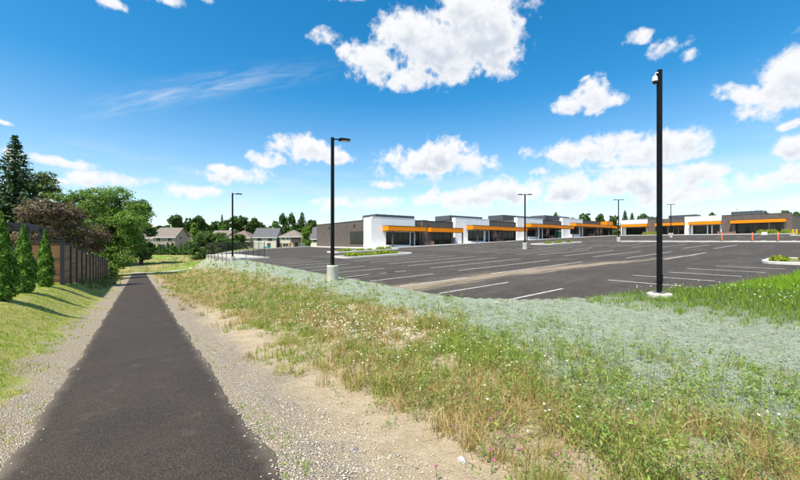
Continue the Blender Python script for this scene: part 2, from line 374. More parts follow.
    L(c, b.inputs['Base Color'])
    bp = nt.nodes.new('ShaderNodeBump'); bp.inputs['Strength'].default_value = .9; bp.inputs['Distance'].default_value = .05
    hgt = M('ADD', M('MULTIPLY', nff, .9), M('MULTIPLY', nf, 1.1)); hgt = M('SUBTRACT', hgt, M('MULTIPLY', M('MULTIPLY', vo.outputs['Distance'], gmask), .9))
    L(hgt, bp.inputs['Height']); L(bp.outputs[0], b.inputs['Normal'])
    return m
ground_o = structure(link('ground', fast('ground', np.stack([GX.ravel(), GY.ravel(), GZ.ravel()], -1), [q], smooth_=True), ground_material()))

# ---- asphalt materials
def asphalt(name, base, spec_col, grain, lot=False):
    m = bpy.data.materials.new(name); m.use_nodes = True; nt = m.node_tree; L = nt.links.new; b = nt.nodes['Principled BSDF']
    b.inputs['Roughness'].default_value = .85; b.inputs['Specular IOR Level'].default_value = .3
    geo = nt.nodes.new('ShaderNodeNewGeometry')
    def noise(sc, det=5, rg=.6, st=None):
        n = nt.nodes.new('ShaderNodeTexNoise'); n.inputs['Scale'].default_value = sc; n.inputs['Detail'].default_value = det; n.inputs['Roughness'].default_value = rg
        v = geo.outputs['Position']
        if st:
            mp = nt.nodes.new('ShaderNodeMapping'); mp.inputs['Scale'].default_value = st; L(v, mp.inputs[0]); v = mp.outputs[0]
        L(v, n.inputs['Vector']); return n.outputs[0]
    def ramp(f, a, c, p0, p1):
        n = nt.nodes.new('ShaderNodeMapRange'); n.interpolation_type = 'SMOOTHSTEP'; L(f, n.inputs[0]); n.inputs[1].default_value = p0; n.inputs[2].default_value = p1
        x = nt.nodes.new('ShaderNodeMix'); x.data_type = 'RGBA'; L(n.outputs[0], x.inputs[0])
        for i, y in ((6, a), (7, c)):
            if isinstance(y, bpy.types.NodeSocket): L(y, x.inputs[i])
            else: x.inputs[i].default_value = (*y, 1)
        return x.outputs[2]
    def M(op, a, b_=0.):
        n = nt.nodes.new('ShaderNodeMath'); n.operation = op
        for i, x in enumerate((a, b_)):
            if isinstance(x, bpy.types.NodeSocket): L(x, n.inputs[i])
            else: n.inputs[i].default_value = x
        return n.outputs[0]
    vo = nt.nodes.new('ShaderNodeTexVoronoi'); vo.inputs['Scale'].default_value = grain; L(geo.outputs['Position'], vo.inputs['Vector'])
    sc_ = nt.nodes.new('ShaderNodeSeparateColor'); L(vo.outputs['Color'], sc_.inputs[0])
    c = ramp(noise(1.1), tuple(x*.85 for x in base), tuple(x*1.2 for x in base), .3, .7)
    c = ramp(sc_.outputs[0], c, spec_col, .62, .98)
    c = ramp(vo.outputs['Distance'], c, tuple(x*.35 for x in base), .42, .85)
    h = M('SUBTRACT', M('MULTIPLY', sc_.outputs[1], .5), vo.outputs['Distance'])
    sp = nt.nodes.new('ShaderNodeSeparateXYZ'); L(geo.outputs['Position'], sp.inputs[0]); t, s = sp.outputs[0], sp.outputs[1]
    dust = ramp(noise(2.4, 7, .7), (0, 0, 0), (1, 1, 1), .55, .8)
    if lot:
        c = ramp(noise(.2, 7, .7, (1, 2.2, 1)), c, tuple(x*1.6 for x in base), .47, .72); c = ramp(noise(.5, 8, .72, (.4, 3, 1)), c, (.15, .12, .095), .52, .85); c = ramp(noise(3., 7, .75), c, (.105, .088, .072), .5, .8)     # dusty patches where cars turn
        cen = M('ADD', 11.2, M('MULTIPLY', M('SINE', M('MULTIPLY', t, .11)), 1.6))
        d = M('ABSOLUTE', M('SUBTRACT', s, cen)); d = M('ADD', d, M('MULTIPLY', M('SUBTRACT', noise(1.3, 9, .78, (.22, 2.2, 1)), .5), 5.5))
        lim = M('ADD', d, M('MULTIPLY', M('MAXIMUM', M('SUBTRACT', t, 24.), 0.), .06))
        mud = nt.nodes.new('ShaderNodeMix'); mud.data_type = 'RGBA'; mud.inputs[0].default_value = .85; L(c, mud.inputs[6]); mud.inputs[7].default_value = (.29, .23, .16, 1); c = ramp(lim, mud.outputs[2], c, .2, 1.3)                                            # tan mud tracked across by lorries
        d2 = M('ADD', M('SUBTRACT', t, 9.2), M('MULTIPLY', M('SUBTRACT', noise(1.2, 8, .7), .5), 3.2))
        c = ramp(d2, (.22, .225, .17), c, .0, .4)                                                 # washed-off mulch along the edge
    else:
        e = M('ADD', M('ABSOLUTE', t), M('MULTIPLY', M('SUBTRACT', noise(3), .5), .25))
        c = ramp(e, c, (.16, .13, .1), .8, 1.02)
        m2 = nt.nodes.new('ShaderNodeMix'); m2.data_type = 'RGBA'; L(c, m2.inputs[6]); m2.inputs[7].default_value = (.15, .13, .105, 1)
        L(M('MULTIPLY', dust, .42), m2.inputs[0]); c = m2.outputs[2]
    L(c, b.inputs['Base Color'])
    bp = nt.nodes.new('ShaderNodeBump'); bp.inputs['Strength'].default_value = .75; bp.inputs['Distance'].default_value = .011
    L(h, bp.inputs['Height']); L(bp.outputs[0], b.inputs['Normal'])
    return m

# ---- footpath
ps = np.concatenate([np.arange(-8, 30, .12), np.arange(30, 77.6, .5)])
cols = np.array([-1.02, -.93, -.9, -.45, 0, .45, .92, .95, 1.04]); dz = np.array([-.05, .006, .016, .026, .032, .026, .016, .006, -.05])
pv = []
for s in ps:
    jl = (fbm(s, 3., .6)-.5)*.2; jr = (fbm(s, 50., .55)-.5)*.2
    for c, d in zip(cols, dz):
        j = jl if c < -.8 else (jr if c > .8 else 0)
        pv.append((c+j, s, float(zpath(s))+d))
pi = np.arange(len(pv)).reshape(len(ps), len(cols))
pq = np.stack([pi[:-1, :-1], pi[:-1, 1:], pi[1:, 1:], pi[1:, :-1]], -1).reshape(-1, 4)
structure(link('asphalt_path', fast('asphalt_path', pv, [pq], smooth_=True), asphalt('path_asphalt', (.056, .044, .035), (.115, .093, .075), 115)))

# ---- parking lot (a plane), its stripes and kerbs
lot_edge = []
for s in np.arange(11, 57, 1.2): lot_edge.append((LOT_T0+(fbm(s, 8, 2.)-.5)*.6, s))
lot_edge += [(LOT_T0+.62*20, LOT_S1), (LOT_T1, LOT_S1), (LOT_T1, float(lot_near(LOT_T1)))]
for t in np.concatenate([np.arange(130, 30, -10), np.arange(28, 9.3, -.8)]): lot_edge.append((t, float(lot_near(t))+(fbm(t, 3, 1.5)-.5)*.3))
lot_edge.reverse()
me = bpy.data.meshes.new('parking_lot'); me.from_pydata([(t, s, float(zlot(t, s))) for t, s in lot_edge], [], [tuple(range(len(lot_edge)))]); me.update()
if me.polygons[0].normal.z < 0: me.flip_normals()
lot = structure(link('parking_lot', me, asphalt('lot_asphalt', (.056, .048, .039), (.12, .103, .083), 38, True)))
M_paint = mat('stripe_paint', (.52, .51, .49), (.17, .16, .15), .8, 3.5, ramp=(.46, .78), detail=8)
LOTN = Vector((-.03476, -.0059, 1)).normalized()
LOT_Q = Vector((0, 0, 1)).rotation_difference(LOTN)
def stripe_mesh(L, w=.12):
    me = bpy.data.meshes.new('parking_stripe'); me.from_pydata([(0, -w/2, 0), (L, -w/2, 0), (L, w/2, 0), (0, w/2, 0)], [], [(0, 1, 2, 3)]); me.update(); me.materials.append(M_paint); return me
def stripe(me, t, s, rot=0.):
    o = link('parking_stripe', me, parent=lot); o.location = (t, s, float(zlot(t, s))+.005)
    o.rotation_mode = 'QUATERNION'; o.rotation_quaternion = LOT_Q @ Matrix.Rotation(rot, 3, 'Z').to_quaternion()
    return o
r_ = random.Random(3)
st_a, st_b, st_c = stripe_mesh(4.4, .11), stripe_mesh(10.4, .12), stripe_mesh(5.0, .14)
for i in range(13): stripe(st_a, 9.7, 7.9+2.65*i if i else 7.85)
for i in range(11): stripe(st_b, 16.4+r_.uniform(-.1, .1), 13.4+2.65*i)
for i in range(14): stripe(st_b, 32.0, 9.8+2.65*i)
for i in range(14): stripe(st_b, 50.0, 10.9+2.65*i)
for i in range(12): stripe(st_c, 76.0, 8+3.2*i)
for i in range(6): stripe(st_c, 100.0, 12+3.2*i)
for i in range(10): stripe(st_c, 66.2, 30+2.65*i-14)
for i in range(8): stripe(st_c, 27.0+2.65*i if i < 0 else 42.6, 38+2.65*i if i < 4 else 12+2.65*i)
for i in range(5): stripe(stripe_mesh(2.9+.35*(i % 2)), 17.9+2.6*i, 4.3-.42*i+.55, math.pi/2)

M_conc = mat('concrete', (.56, .54, .49), (.44, .42, .38), .9, 3, .25, 40)
M_conc2 = mat('concrete_kerb', (.66, .645, .61), (.55, .535, .5), .9, 4, .15, 30)
def kerb_run(pts, w=.18, h=.15):
    """a kerb following the lot plane along a polyline"""
    mb = MB(); n = len(pts); vs = []; fs = []
    for i, (t, s) in enumerate(pts):
        p0 = pts[max(i-1, 0)]; p1 = pts[min(i+1, n-1)]
        d = Vector((p1[0]-p0[0], p1[1]-p0[1])).normalized(); nn = Vector((-d.y, d.x))*w/2; z = float(zlot(t, s))
        for a, hh in ((-1, -.15), (-1, h-.02), (-.85, h), (.85, h), (1, h-.02), (1, -.15)):
            vs.append((t+nn.x*a, s+nn.y*a, z+hh))
    for i in range(n-1):
        for k in range(5): fs.append((i*6+k, i*6+k+1, (i+1)*6+k+1, (i+1)*6+k))
    fs += [tuple(range(6)), tuple(reversed(range((n-1)*6, n*6)))]
    me = bpy.data.meshes.new('kerb'); me.from_pydata(vs, [], fs); me.update()
    bm = bmesh.new(); bm.from_mesh(me); bmesh.ops.recalc_face_normals(bm, faces=bm.faces); bm.to_mesh(me); bm.free()
    return me
structure(link('far_kerb', kerb_run([(LOT_T0+.3, 57.5), (15.5, 67), (21.5, LOT_S1-.1), (32, LOT_S1)]), M_conc2))
KT = 71.8
structure(link('cross_kerb', kerb_run([(KT, SX(621, KT)), (KT, 20), (KT, 10), (KT, 2.2)], .5, .16), M_conc2))

# ---------------------------------------------------------------- foliage builders
def leaves(C, N, size, rg, tint, aspect=.62, droop=0.):
    """kite-shaped leaves at C facing roughly N; size (n,); returns verts, faces, tints"""
    n = len(C)
    N = N+rg.normal(0, .55, (n, 3)); N /= np.linalg.norm(N, axis=1, keepdims=True)+1e-9
    a = rg.normal(0, 1, (n, 3)); a[:, 2] -= droop; a -= N*np.sum(a*N, 1, keepdims=True); a /= np.linalg.norm(a, axis=1, keepdims=True)+1e-9
    b = np.cross(N, a); h = size[:, None]
    v = np.stack([C-a*h*.5, C+b*h*.5*aspect+N*h*.08, C+a*h*.5-N*h*.06, C-b*h*.5*aspect+N*h*.08], 1).reshape(-1, 3)
    f = np.arange(4*n).reshape(n, 4)
    return v, f, np.repeat(tint, 4, 0)
def tints(n, cols, rg, var=.25):
    cols = np.array(cols); k = rg.integers(0, len(cols), n); k2 = rg.integers(0, len(cols), n); w = rg.random((n, 1))
    c = cols[k]*w+cols[k2]*(1-w); return c*(1+rg.normal(0, var, (n, 1))).clip(.45, 1.7)
M_bark = mat('bark', (.11, .085, .065), (.06, .048, .04), .95, 8, .6, 30, stretch=(1, 1, .25))
M_leaf = leafmat('leaves', .42)
M_needle = leafmat('needles', .15, .2)

def crown_mesh(name, lobes, n, size, cols, seed, droop=.2):
    """lobes: (x,y,z,rx,rz); leaves sit in clumps on each lobe's shell, with gaps between the clumps"""
    rg = np.random.default_rng(seed); lobes = np.array(lobes, float)
    wgt = lobes[:, 3]*lobes[:, 4]; wgt = wgt/wgt.sum()
    vs, fs, ts, base = [], [], [], 0
    nc = max(30, n//26)
    k = rg.choice(len(lobes), nc, p=wgt)
    d = rg.normal(0, 1, (nc, 3)); d[:, 2] += .25; d /= np.linalg.norm(d, axis=1, keepdims=True)
    rad = rg.uniform(.62, 1.06, (nc, 1))
    R = np.stack([lobes[k, 3], lobes[k, 3], lobes[k, 4]], 1)
    cc = lobes[k, :3]+d*R*rad
    per = n//nc
    spread = np.mean(lobes[:, 3])*.17
    C = np.repeat(cc, per, 0)+rg.normal(0, 1, (nc*per, 3))*np.array([spread, spread, spread*.6])
    Nn = np.repeat(d*.8+np.array([0, 0, .6]), per, 0)
    cl = tints(nc, cols, rg, .16)
    t = np.repeat(cl, per, 0)*(1+rg.normal(0, .16, (nc*per, 1))).clip(.6, 1.5)
    v, f, t = leaves(C, Nn, size*rg.uniform(.6, 1.35, len(C)), rg, t, .7, droop)
    return fast(name, v, [f], t)
def random_lobes(H, R, rg, n, z0=.35, top=1.0, squash=.8):
    out = []
    for i in range(n):
        a = rg.uniform(0, 2*math.pi); zz = rg.uniform(z0, top-.1); prof = math.sin(math.pi*min(1, max(.08, (zz-z0*.6)/(top*1.05-z0*.6))))**.6
        rr = R*prof*math.sqrt(rg.uniform(.05, .62)); lr = R*rg.uniform(.3, .48)
        out.append((rr*math.cos(a), rr*math.sin(a), H*zz, lr, lr*squash))
    out.append((0, 0, H*(top-.16), R*.42, H*.15)); return out
def trunk_mesh(H, r, rg, limbs=5, reach=2., top=.8):
    mb = MB(); pts = []; rad = []
    bx, by = rg.uniform(-.3, .3), rg.uniform(-.3, .3)
    for i in range(6):
        k = i/5; pts.append((bx*math.sin(k*2)*.5, by*math.sin(k*2.4)*.5, H*top*k-.2)); rad.append(r*(1.25 if i == 0 else 1)*(1-.85*k))
    mb.tube(pts, rad, 8)
    for i in range(limbs):
        k = rg.uniform(.25, .75); p = Vector(pts[int(k*5)]); a = 2*math.pi*(i+rg.random())/limbs
        q1 = p+Vector((math.cos(a), math.sin(a), .9))*reach*.5; q2 = p+Vector((math.cos(a), math.sin(a), .75))*reach*1.1
        mb.tube([p, q1, q2], [r*.42*(1-k*.5), r*.25, r*.06], 6)
    return mb.mesh('trunk', smooth_=True)
def tree(name, label, cat, loc, H, R, n, size, cols, seed, lobes=None, nl=11, z0=.3, trunk_r=None, group=None, material=None, offset=(0, 0)):
    rg = np.random.default_rng(seed)
    o = thing(name, label, cat, loc, 0, group)
    link('trunk', trunk_mesh(H, trunk_r or H*.022+.05, rg, 6, R*.55), M_bark, o)
    lb = lobes or random_lobes(H, R, rg, nl, z0)
    lb = [(x+offset[0]*min(1, z/H*1.6), y+offset[1]*min(1, z/H*1.6), z, a, b) for x, y, z, a, b in lb]
    link('crown', crown_mesh('crown', lb, n, size, cols, seed+1), material or M_leaf, o)
    return o
GREENS = [(.085, .155, .03), (.115, .2, .04), (.065, .125, .028), (.15, .23, .055)]
DARKG = [(.045, .085, .025), (.062, .11, .028), (.085, .14, .04)]
LIGHTG = [(.11, .16, .05), (.14, .18, .06), (.08, .13, .04)]
PLUM = [(.13, .085, .07), (.16, .105, .085), (.085, .055, .05), (.14, .13, .075), (.25, .2, .15)]

def conifer_mesh(H, R, n_lev, seed, cols, size):
    rg = np.random.default_rng(seed); Cs, Ns, Ts, Ss = [], [], [], []
    for i in range(n_lev):
        k = (i+.5)/n_lev; z = H*(.06+.93*k); r = R*(1-k)**.85*rg.uniform(.85, 1.1)+.08
        nb = max(4, int(7+9*(1-k)))
        for j in range(nb):
            a = 2*math.pi*(j+rg.random()*.8)/nb; rl = r*rg.uniform(.75, 1.1); npt = max(5, int(rl*16/ (size/.3)))
            x = np.linspace(.15, 1, npt)
            w = .34*rl*(1-x)**.6*rg.normal(0, .55, npt); zz = z-.18*rl*x+.10*rl*x**3*2-rg.random(npt)*.14
            ca, sa = math.cos(a), math.sin(a)
            C = np.stack([ca*x*rl-sa*w, sa*x*rl+ca*w, zz], 1); Cs.append(C)
            Ns.append(np.tile([ca*.35, sa*.35, .8], (npt, 1))); Ts.append(tints(npt, cols, rg, .2)); Ss.append(size*rg.uniform(.7, 1.3, npt)*(1-.35*k))
    C = np.concatenate(Cs); v, f, t = leaves(C, np.concatenate(Ns), np.concatenate(Ss), rg, np.concatenate(Ts), .5, .6)
    return fast('crown', v, [f], t)
def conifer(name, label, loc, H, R, lev, seed, cols, size, group=None):
    o = thing(name, label, 'tree', loc, 0, group)
    link('trunk', MB().tube([(0, 0, -.3), (0, 0, H*.5), (0, 0, H*.97)], [H*.018+.05, H*.011+.02, .02], 8).mesh('trunk', smooth_=True), M_bark, o)
    link('crown', conifer_mesh(H, R, lev, seed, cols, size), M_needle, o); return o

def arbor_mesh(H, R, n, seed, size, cols):
    """dense flame-shaped cedar: upright sprays on a plump cone"""
    rg = np.random.default_rng(seed); k = rg.random(n)**.85; a = rg.uniform(0, 2*math.pi, n)
    prof = np.interp(k, [0, .06, .2, .45, .75, .92, 1], [.5, .82, 1, .82, .45, .19, .03])
    ph = seed*1.7; lump = 1+.12*np.sin(a*5+k*23+ph)+.13*np.sin(a*3-k*31+ph*2)+.08*np.sin(a*9+k*60)+.1*np.sin(k*14+a+ph)
    r = R*prof*lump*rg.uniform(.72, 1.05, n)**.6
    C = np.stack([r*np.cos(a), r*np.sin(a), .04+k*H*rg.uniform(.97, 1.02, n)], 1)
    Nn = np.stack([np.cos(a), np.sin(a), np.full(n, .25)], 1)
    t = tints(n, cols, rg, .22)
    v, f, t = leaves(C, Nn, size*rg.uniform(.7, 1.4, n), rg, t, .55, -1.6)
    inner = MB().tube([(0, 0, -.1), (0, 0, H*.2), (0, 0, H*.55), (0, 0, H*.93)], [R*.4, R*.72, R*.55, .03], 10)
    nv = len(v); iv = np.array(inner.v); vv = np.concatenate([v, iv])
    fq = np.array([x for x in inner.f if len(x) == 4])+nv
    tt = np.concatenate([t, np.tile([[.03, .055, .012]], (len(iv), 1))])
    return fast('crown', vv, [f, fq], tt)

def blades(Pn, h, w, tint, rg, lean=.5, name='blades', bend=.6):
    n = len(Pn); a = rg.uniform(0, 2*math.pi, n); d = np.stack([np.cos(a), np.sin(a), np.zeros(n)], 1)
    b = rg.uniform(0, 2*math.pi, n); side = np.stack([np.cos(b), np.sin(b), np.zeros(n)], 1)*w[:, None]
    ln = np.abs(rg.normal(0, lean, n))[:, None]; H = h[:, None]; up = np.array([[0, 0, 1.]])
    m = Pn+up*H*.55+d*ln*H*.28; tp = Pn+up*H*(1-.3*ln.clip(0, 1))+d*ln*H*(.28+bend)
    v = np.stack([Pn-side*.5, Pn+side*.5, m+side*.4, m-side*.4, tp], 1).reshape(-1, 3)
    i = np.arange(n)[:, None]*5
    return fast(name, v, [i+np.array([[0, 1, 2, 3]]), i+np.array([[3, 2, 4]])], np.repeat(tint, 5, 0))
M_grass = leafmat('grass_blades', .4, .15, .6)

# ---------------------------------------------------------------- ground cover
def scatter(n, d0, d1, rg, zone, edge=.93):
    """more plants close by, fewer far off; zone(t,s) -> probability"""
    D = np.exp(rg.uniform(math.log(d0), math.log(d1), n)); a = rg.uniform(-.96, .96, n)
    X = np.tan(a)*D
    t = X*CU+D*SU; s = -X*SU+D*CU
    keep = (rg.random(n) < zone(t, s)) & ~in_lot(t, s, .25) & ~((np.abs(t) < edge) & (s < 78))
    t, s, D = t[keep], s[keep], D[keep]
    return t, s, D
def tuft_points(t, s, D, per, spread, rg):
    n = len(t); tt = np.repeat(t, per)+rg.normal(0, 1, n*per)*np.repeat(spread*(.6+D*.02), per); ss = np.repeat(s, per)+rg.normal(0, 1, n*per)*np.repeat(spread*(.6+D*.02), per)
    ok = (np.abs(tt) > .95) & ~in_lot(tt, ss, .15)
    return tt[ok], ss[ok], np.repeat(D, per)[ok], ok
def put(t, s): return np.stack([t, s, ground(t, s)-.01], 1)

def z_meadow(t, s):
    p = fbm(t, s, 1.7); base = smooth(1.75, 3.0, t+(p-.5)*1.8+1.0*smooth(8, 20, s))*(1-smooth(5.4, 7.6, t+1.6*(1-smooth(2, 7, s))+(fbm(t+40, s, .8)-.5)*3.2))
    bare = (.08+.92*smooth(.40, .52, fbm(t+11, s+7, 1.0)+.03*(t-2.6).clip(0, 3)+.012*(s-3).clip(0, 8))); return base*bare*(s < 76)
def z_weed(t, s):
    p = fbm(t+70, s+31, .9); return (.1+.9*smooth(.48, .64, p))*smooth(1.9, 3., t)*(1-smooth(8.8, 9.6, t))*(s < 74)*(1-.78*smooth(5.6, 7.2, t)*smooth(6, 10, s))
STRAW = [(.54, .41, .20), (.62, .50, .28), (.40, .28, .14), (.33, .21, .11), (.44, .40, .14)]
GRASSG = [(.27, .34, .06), (.34, .40, .09), (.20, .28, .05)]
rg = np.random.default_rng(21)
# dry tan grass of the verge
t, s, D = scatter(21000, 1.9, 70, rg, z_meadow)
tt, ss, DD, ok = tuft_points(t, s, D, 16, .07, rg)
mixw = (fbm(tt, ss, 2.3) > .49+rg.normal(0, .09, len(tt)))[:, None]
tn = np.where(mixw, tints(len(tt), GRASSG, rg, .2), tints(len(tt), STRAW, rg, .2))
hh = rg.uniform(.03, .25, len(tt))*np.where(mixw[:, 0], 1, 1.1)*(.35+1.25*fbm(tt+5, ss, 1.1))
stuff(tag(link('meadow_grass', blades(put(tt, ss), hh, .0032+.0011*DD, tn, rg, .95, 'meadow_grass'), M_grass), 'sparse dry tan and green grass between the footpath and the parking lot', 'grass'))
# tall thin seed stalks
t, s, D = scatter(5200, 2.4, 60, rg, lambda a, b: z_meadow(a, b)*.95)
tn = tints(len(t), [(.42, .3, .14), (.55, .42, .2), (.3, .2, .1), (.3, .32, .1)], rg, .15)
stuff(tag(link('seed_stalks', blades(put(t, s), rg.uniform(.2, .42, len(t)), .002+.0009*D, tn, rg, .3, 'seed_stalks', .3), M_grass), 'thin straw-coloured seed stalks standing above the verge grass', 'grass'))
# broad-leaved weeds
t, s, D = scatter(11000, 2.2, 60, rg, z_weed)
tt, ss, DD, ok = tuft_points(t, s, D, 13, .06, rg)
tn = tints(len(tt), [(.2, .32, .06), (.26, .38, .08), (.15, .26, .06), (.26, .34, .14)], rg, .2)
C = put(tt, ss); C[:, 2] += rg.random(len(tt))**1.5*.15*(.6+.8*fbm(tt, ss, .7))+.012
v, f, tc_ = leaves(C, np.tile([0., 0., .75], (len(tt), 1)), (.022+.0026*DD)*rg.uniform(.6, 1.5, len(tt)), rg, tn, .42)
stuff(tag(link('verge_weeds', fast('verge_weeds', v, [f], tc_), M_grass), 'leafy green weeds coming up through the verge and the sprayed mulch', 'weeds'))
# upright leafy weeds with a stem each
def upright(n, rg):
    t, s, D = scatter(n, 2.6, 45, rg, lambda a, b: smooth(2.2, 3.2, a)*(1-smooth(8.6, 9.3, a))*smooth(.42, .62, fbm(a+5, b+77, 1.2))*(b < 60)*np.where((a > 6.6) & (b > 6), .35, np.where(a > 7.6, .45, .95)))
    m = len(t); H = rg.uniform(.12, .5, m)*(.6+.7*fbm(t, s+3, 1.9)); B = put(t, s); lean = rg.normal(0, .14, (m, 2)); k = 16
    u = np.tile(np.linspace(.12, 1, k), (m, 1))+rg.normal(0, .03, (m, k)); a = np.cumsum(np.full((m, k), 2.4), 1)+rg.uniform(0, 6, (m, 1)); rad = (.055*(1.15-u)+.008)*(.6+H[:, None]*1.6)
    C = np.stack([B[:, None, 0]+lean[:, None, 0]*H[:, None]*u+rad*np.cos(a), B[:, None, 1]+lean[:, None, 1]*H[:, None]*u+rad*np.sin(a), B[:, None, 2]+H[:, None]*u], -1).reshape(-1, 3)
    Nn = np.stack([np.cos(a)*.4, np.sin(a)*.4, np.full_like(a, .7)], -1).reshape(-1, 3)
    col = np.repeat(tints(m, [(.22, .34, .07), (.28, .4, .09), (.17, .28, .08), (.33, .39, .17), (.36, .34, .11)], rg, .15), k, 0)*(1+rg.normal(0, .12, (m*k, 1)))
    v, f, tc_ = leaves(C, Nn, np.repeat(.035+.0022*D, k)*rg.uniform(.6, 1.4, m*k), rg, col, .38)
    w = (.0016+.0006*D)[:, None]; top = B+np.stack([lean[:, 0]*H, lean[:, 1]*H, H], 1); sd = np.array([[CU, -SU, 0]])
    sv = np.stack([B-sd*w, B+sd*w, top], 1).reshape(-1, 3); sf = np.arange(3*m).reshape(m, 3)+len(v)
    return fast('upright_weeds', np.concatenate([v, sv]), [f, sf], np.concatenate([tc_, np.tile([[.2, .22, .08]], (3*m, 1))]))
stuff(tag(link('upright_weeds', upright(8500, rg), M_grass), 'upright leafy weeds standing out of the verge grass', 'weeds'))
# small sprouts along the crumbling path edges
t, s, D = scatter(9000, 1.9, 40, rg, lambda a, b: ((np.abs(a) > .95) & (np.abs(a) < 1.25))*smooth(.5, .62, fbm(a*3, b, .8))*(b < 60))
tt, ss, DD, ok = tuft_points(t, s, D, 9, .025, rg)
C = put(tt, ss); C[:, 2] += rg.random(len(tt))*.035+.008
v, f, tc_ = leaves(C, np.tile([0., 0., .6], (len(tt), 1)), (.014+.0016*DD)*rg.uniform(.6, 1.5, len(tt)), rg, tints(len(tt), [(.2, .33, .05), (.27, .4, .07)], rg, .2), .4)
stuff(tag(link('edge_sprouts', fast('edge_sprouts', v, [f], tc_), M_grass), 'small green sprouts along the crumbling edges of the asphalt path', 'weeds'))
# sparse seedlings on the sprayed mulch
def z_hyd(t, s): return .8*smooth(5.4, 6.8, t)*(1-smooth(9., 9.6, t-np.where(s < 8, 5, 0)))*(s < 70)*(.25+.75*smooth(.42, .6, fbm(t+3, s+90, 1.5)))
t, s, D = scatter(7000, 5, 60, rg, z_hyd)
tt, ss, DD, ok = tuft_points(t, s, D, 8, .07, rg)
tn = tints(len(tt), [(.22, .31, .13), (.28, .36, .2), (.34, .34, .18)], rg, .15)
stuff(tag(link('mulch_seedlings', blades(put(tt, ss), rg.uniform(.03, .1, len(tt)), .004+.0011*DD, tn, rg, .6, 'mulch_seedlings'), M_grass), 'young grass sprouting on the pale green sprayed mulch band', 'grass'))
# thin green grass running up into the mulch
t, s, D = scatter(12000, 3.5, 40, rg, lambda a, b: smooth(4.2, 5.4, a)*(1-smooth(7.4, 9.0, a+(fbm(a, b+8, 1.3)-.5)*3))*smooth(.44, .6, fbm(a+60, b+2, .75))*(b < 40))
tt, ss, DD, ok = tuft_points(t, s, D, 9, .06, rg)
tn = np.where(rg.random((len(tt), 1)) < .3, tints(len(tt), STRAW, rg, .2), tints(len(tt), GRASSG, rg, .2))
stuff(tag(link('mulch_grass', blades(put(tt, ss), rg.uniform(.04, .2, len(tt)), .003+.001*DD, tn, rg, .8, 'mulch_grass'), M_grass), 'thin patchy green grass at the border of meadow and sprayed mulch', 'grass'))
# lawn on the left
def z_lawn(t, s): return smooth(1.15, 1.9, -t+(fbm(t, s, .8)-.5)*1.1)*(t > -9)*(s < 76)*(1-.6*smooth(.55, .7, fbm(t, s+60, 1.6)))
t, s, D = scatter(46000, 3., 66, rg, z_lawn)
tt, ss, DD, ok = tuft_points(t, s, D, 9, .06, rg)
mixw = (fbm(tt+8, ss, 1.9) > .56+rg.normal(0, .08, len(tt)))[:, None]
tn = np.where(mixw, tints(len(tt), [(.52, .47, .17), (.42, .43, .11)], rg, .2), tints(len(tt), [(.31, .43, .05), (.37, .48, .07), (.23, .35, .045)], rg, .2))
stuff(tag(link('lawn_grass', blades(put(tt, ss), rg.uniform(.025, .075, len(tt)), .004+.0012*DD, tn, rg, .6, 'lawn_grass'), M_grass), 'short mown yellow-green lawn between the footpath and the timber fence', 'grass'))
# long grass at the foot of the fence
def z_fl(t, s): return ((t < -1.5-.25*(s < 40)) & (t > -3.05) & (s > 25) & (s < 70))*smooth(.4, .6, fbm(t, s+13, 2.5))*smooth(25, 31, s)
t, s, D = scatter(9000, 18, 70, rg, z_fl)
tt, ss, DD, ok = tuft_points(t, s, D, 10, .1, rg)
tn = tints(len(tt), [(.13, .15, .05), (.2, .19, .08), (.16, .13, .07), (.1, .15, .03)], rg, .2)
stuff(tag(link('fence_grass', blades(put(tt, ss), rg.uniform(.15, .5, len(tt)), .005+.001*DD, tn, rg, .45, 'fence_grass'), M_grass), 'long uncut brownish grass growing along the foot of the fence', 'grass'))
# tall rank grass round the camera pole
def z_rank(t, s):
    lo = -.35+.3*(16-t).clip(0, 10)+.8*(fbm(t, s, 1.5)-.5)
    return np.interp(t, [11.5, 13, 15.5, 18.5], [0, .25, .5, 1])*smooth(0, .5, s-lo)*(t < 46)*(s < 8)*(np.hypot(t-14.72, s-4.66) > .52)
t, s, D = scatter(70000, 6, 46, rg, z_rank)
tt, ss, DD, ok = tuft_points(t, s, D, 12, .08, rg)
near_pole = (tt < 18)[:, None] & (rg.random((len(tt), 1)) < .55)
tn = np.where(near_pole, tints(len(tt), [(.18, .25, .08), (.22, .26, .11), (.14, .21, .06)], rg, .2), tints(len(tt), [(.27, .43, .035), (.33, .47, .05), (.2, .35, .035)], rg, .15))
hh = rg.uniform(.16, .46, len(tt))*(.55+.7*fbm(tt, ss, 1.3))*np.interp(tt, [11, 14, 17, 20, 25], [.4, .55, .8, 1.1, 1.15])
stuff(tag(link('rank_grass', blades(put(tt, ss), hh, .005+.0009*DD, tn, rg, .4, 'rank_grass'), M_grass), 'tall bright green grass round the foot of the camera pole', 'grass'))
# grass on the far bank below the houses
def z_bank(t, s): return ((s > 78) & (s < 135) & (t < 22) & (t > -30))*smooth(.35, .5, fbm(t, s, 9))*1.
t, s, D = scatter(16000, 55, 150, rg, z_bank)
tt, ss, DD, ok = tuft_points(t, s, D, 4, .25, rg)
g1 = (fbm(tt+20, ss, 16) > .5+rg.normal(0, .06, len(tt)))[:, None]
tn = np.where(g1, tints(len(tt), [(.13, .20, .03), (.17, .23, .05)], rg, .15), tints(len(tt), STRAW, rg, .15))
stuff(tag(link('bank_grass', blades(put(tt, ss), rg.uniform(.12, .4, len(tt)), .03+.0008*DD, tn, rg, .5, 'bank_grass'), M_grass), 'rough green and straw grass on the bank below the houses', 'grass'))

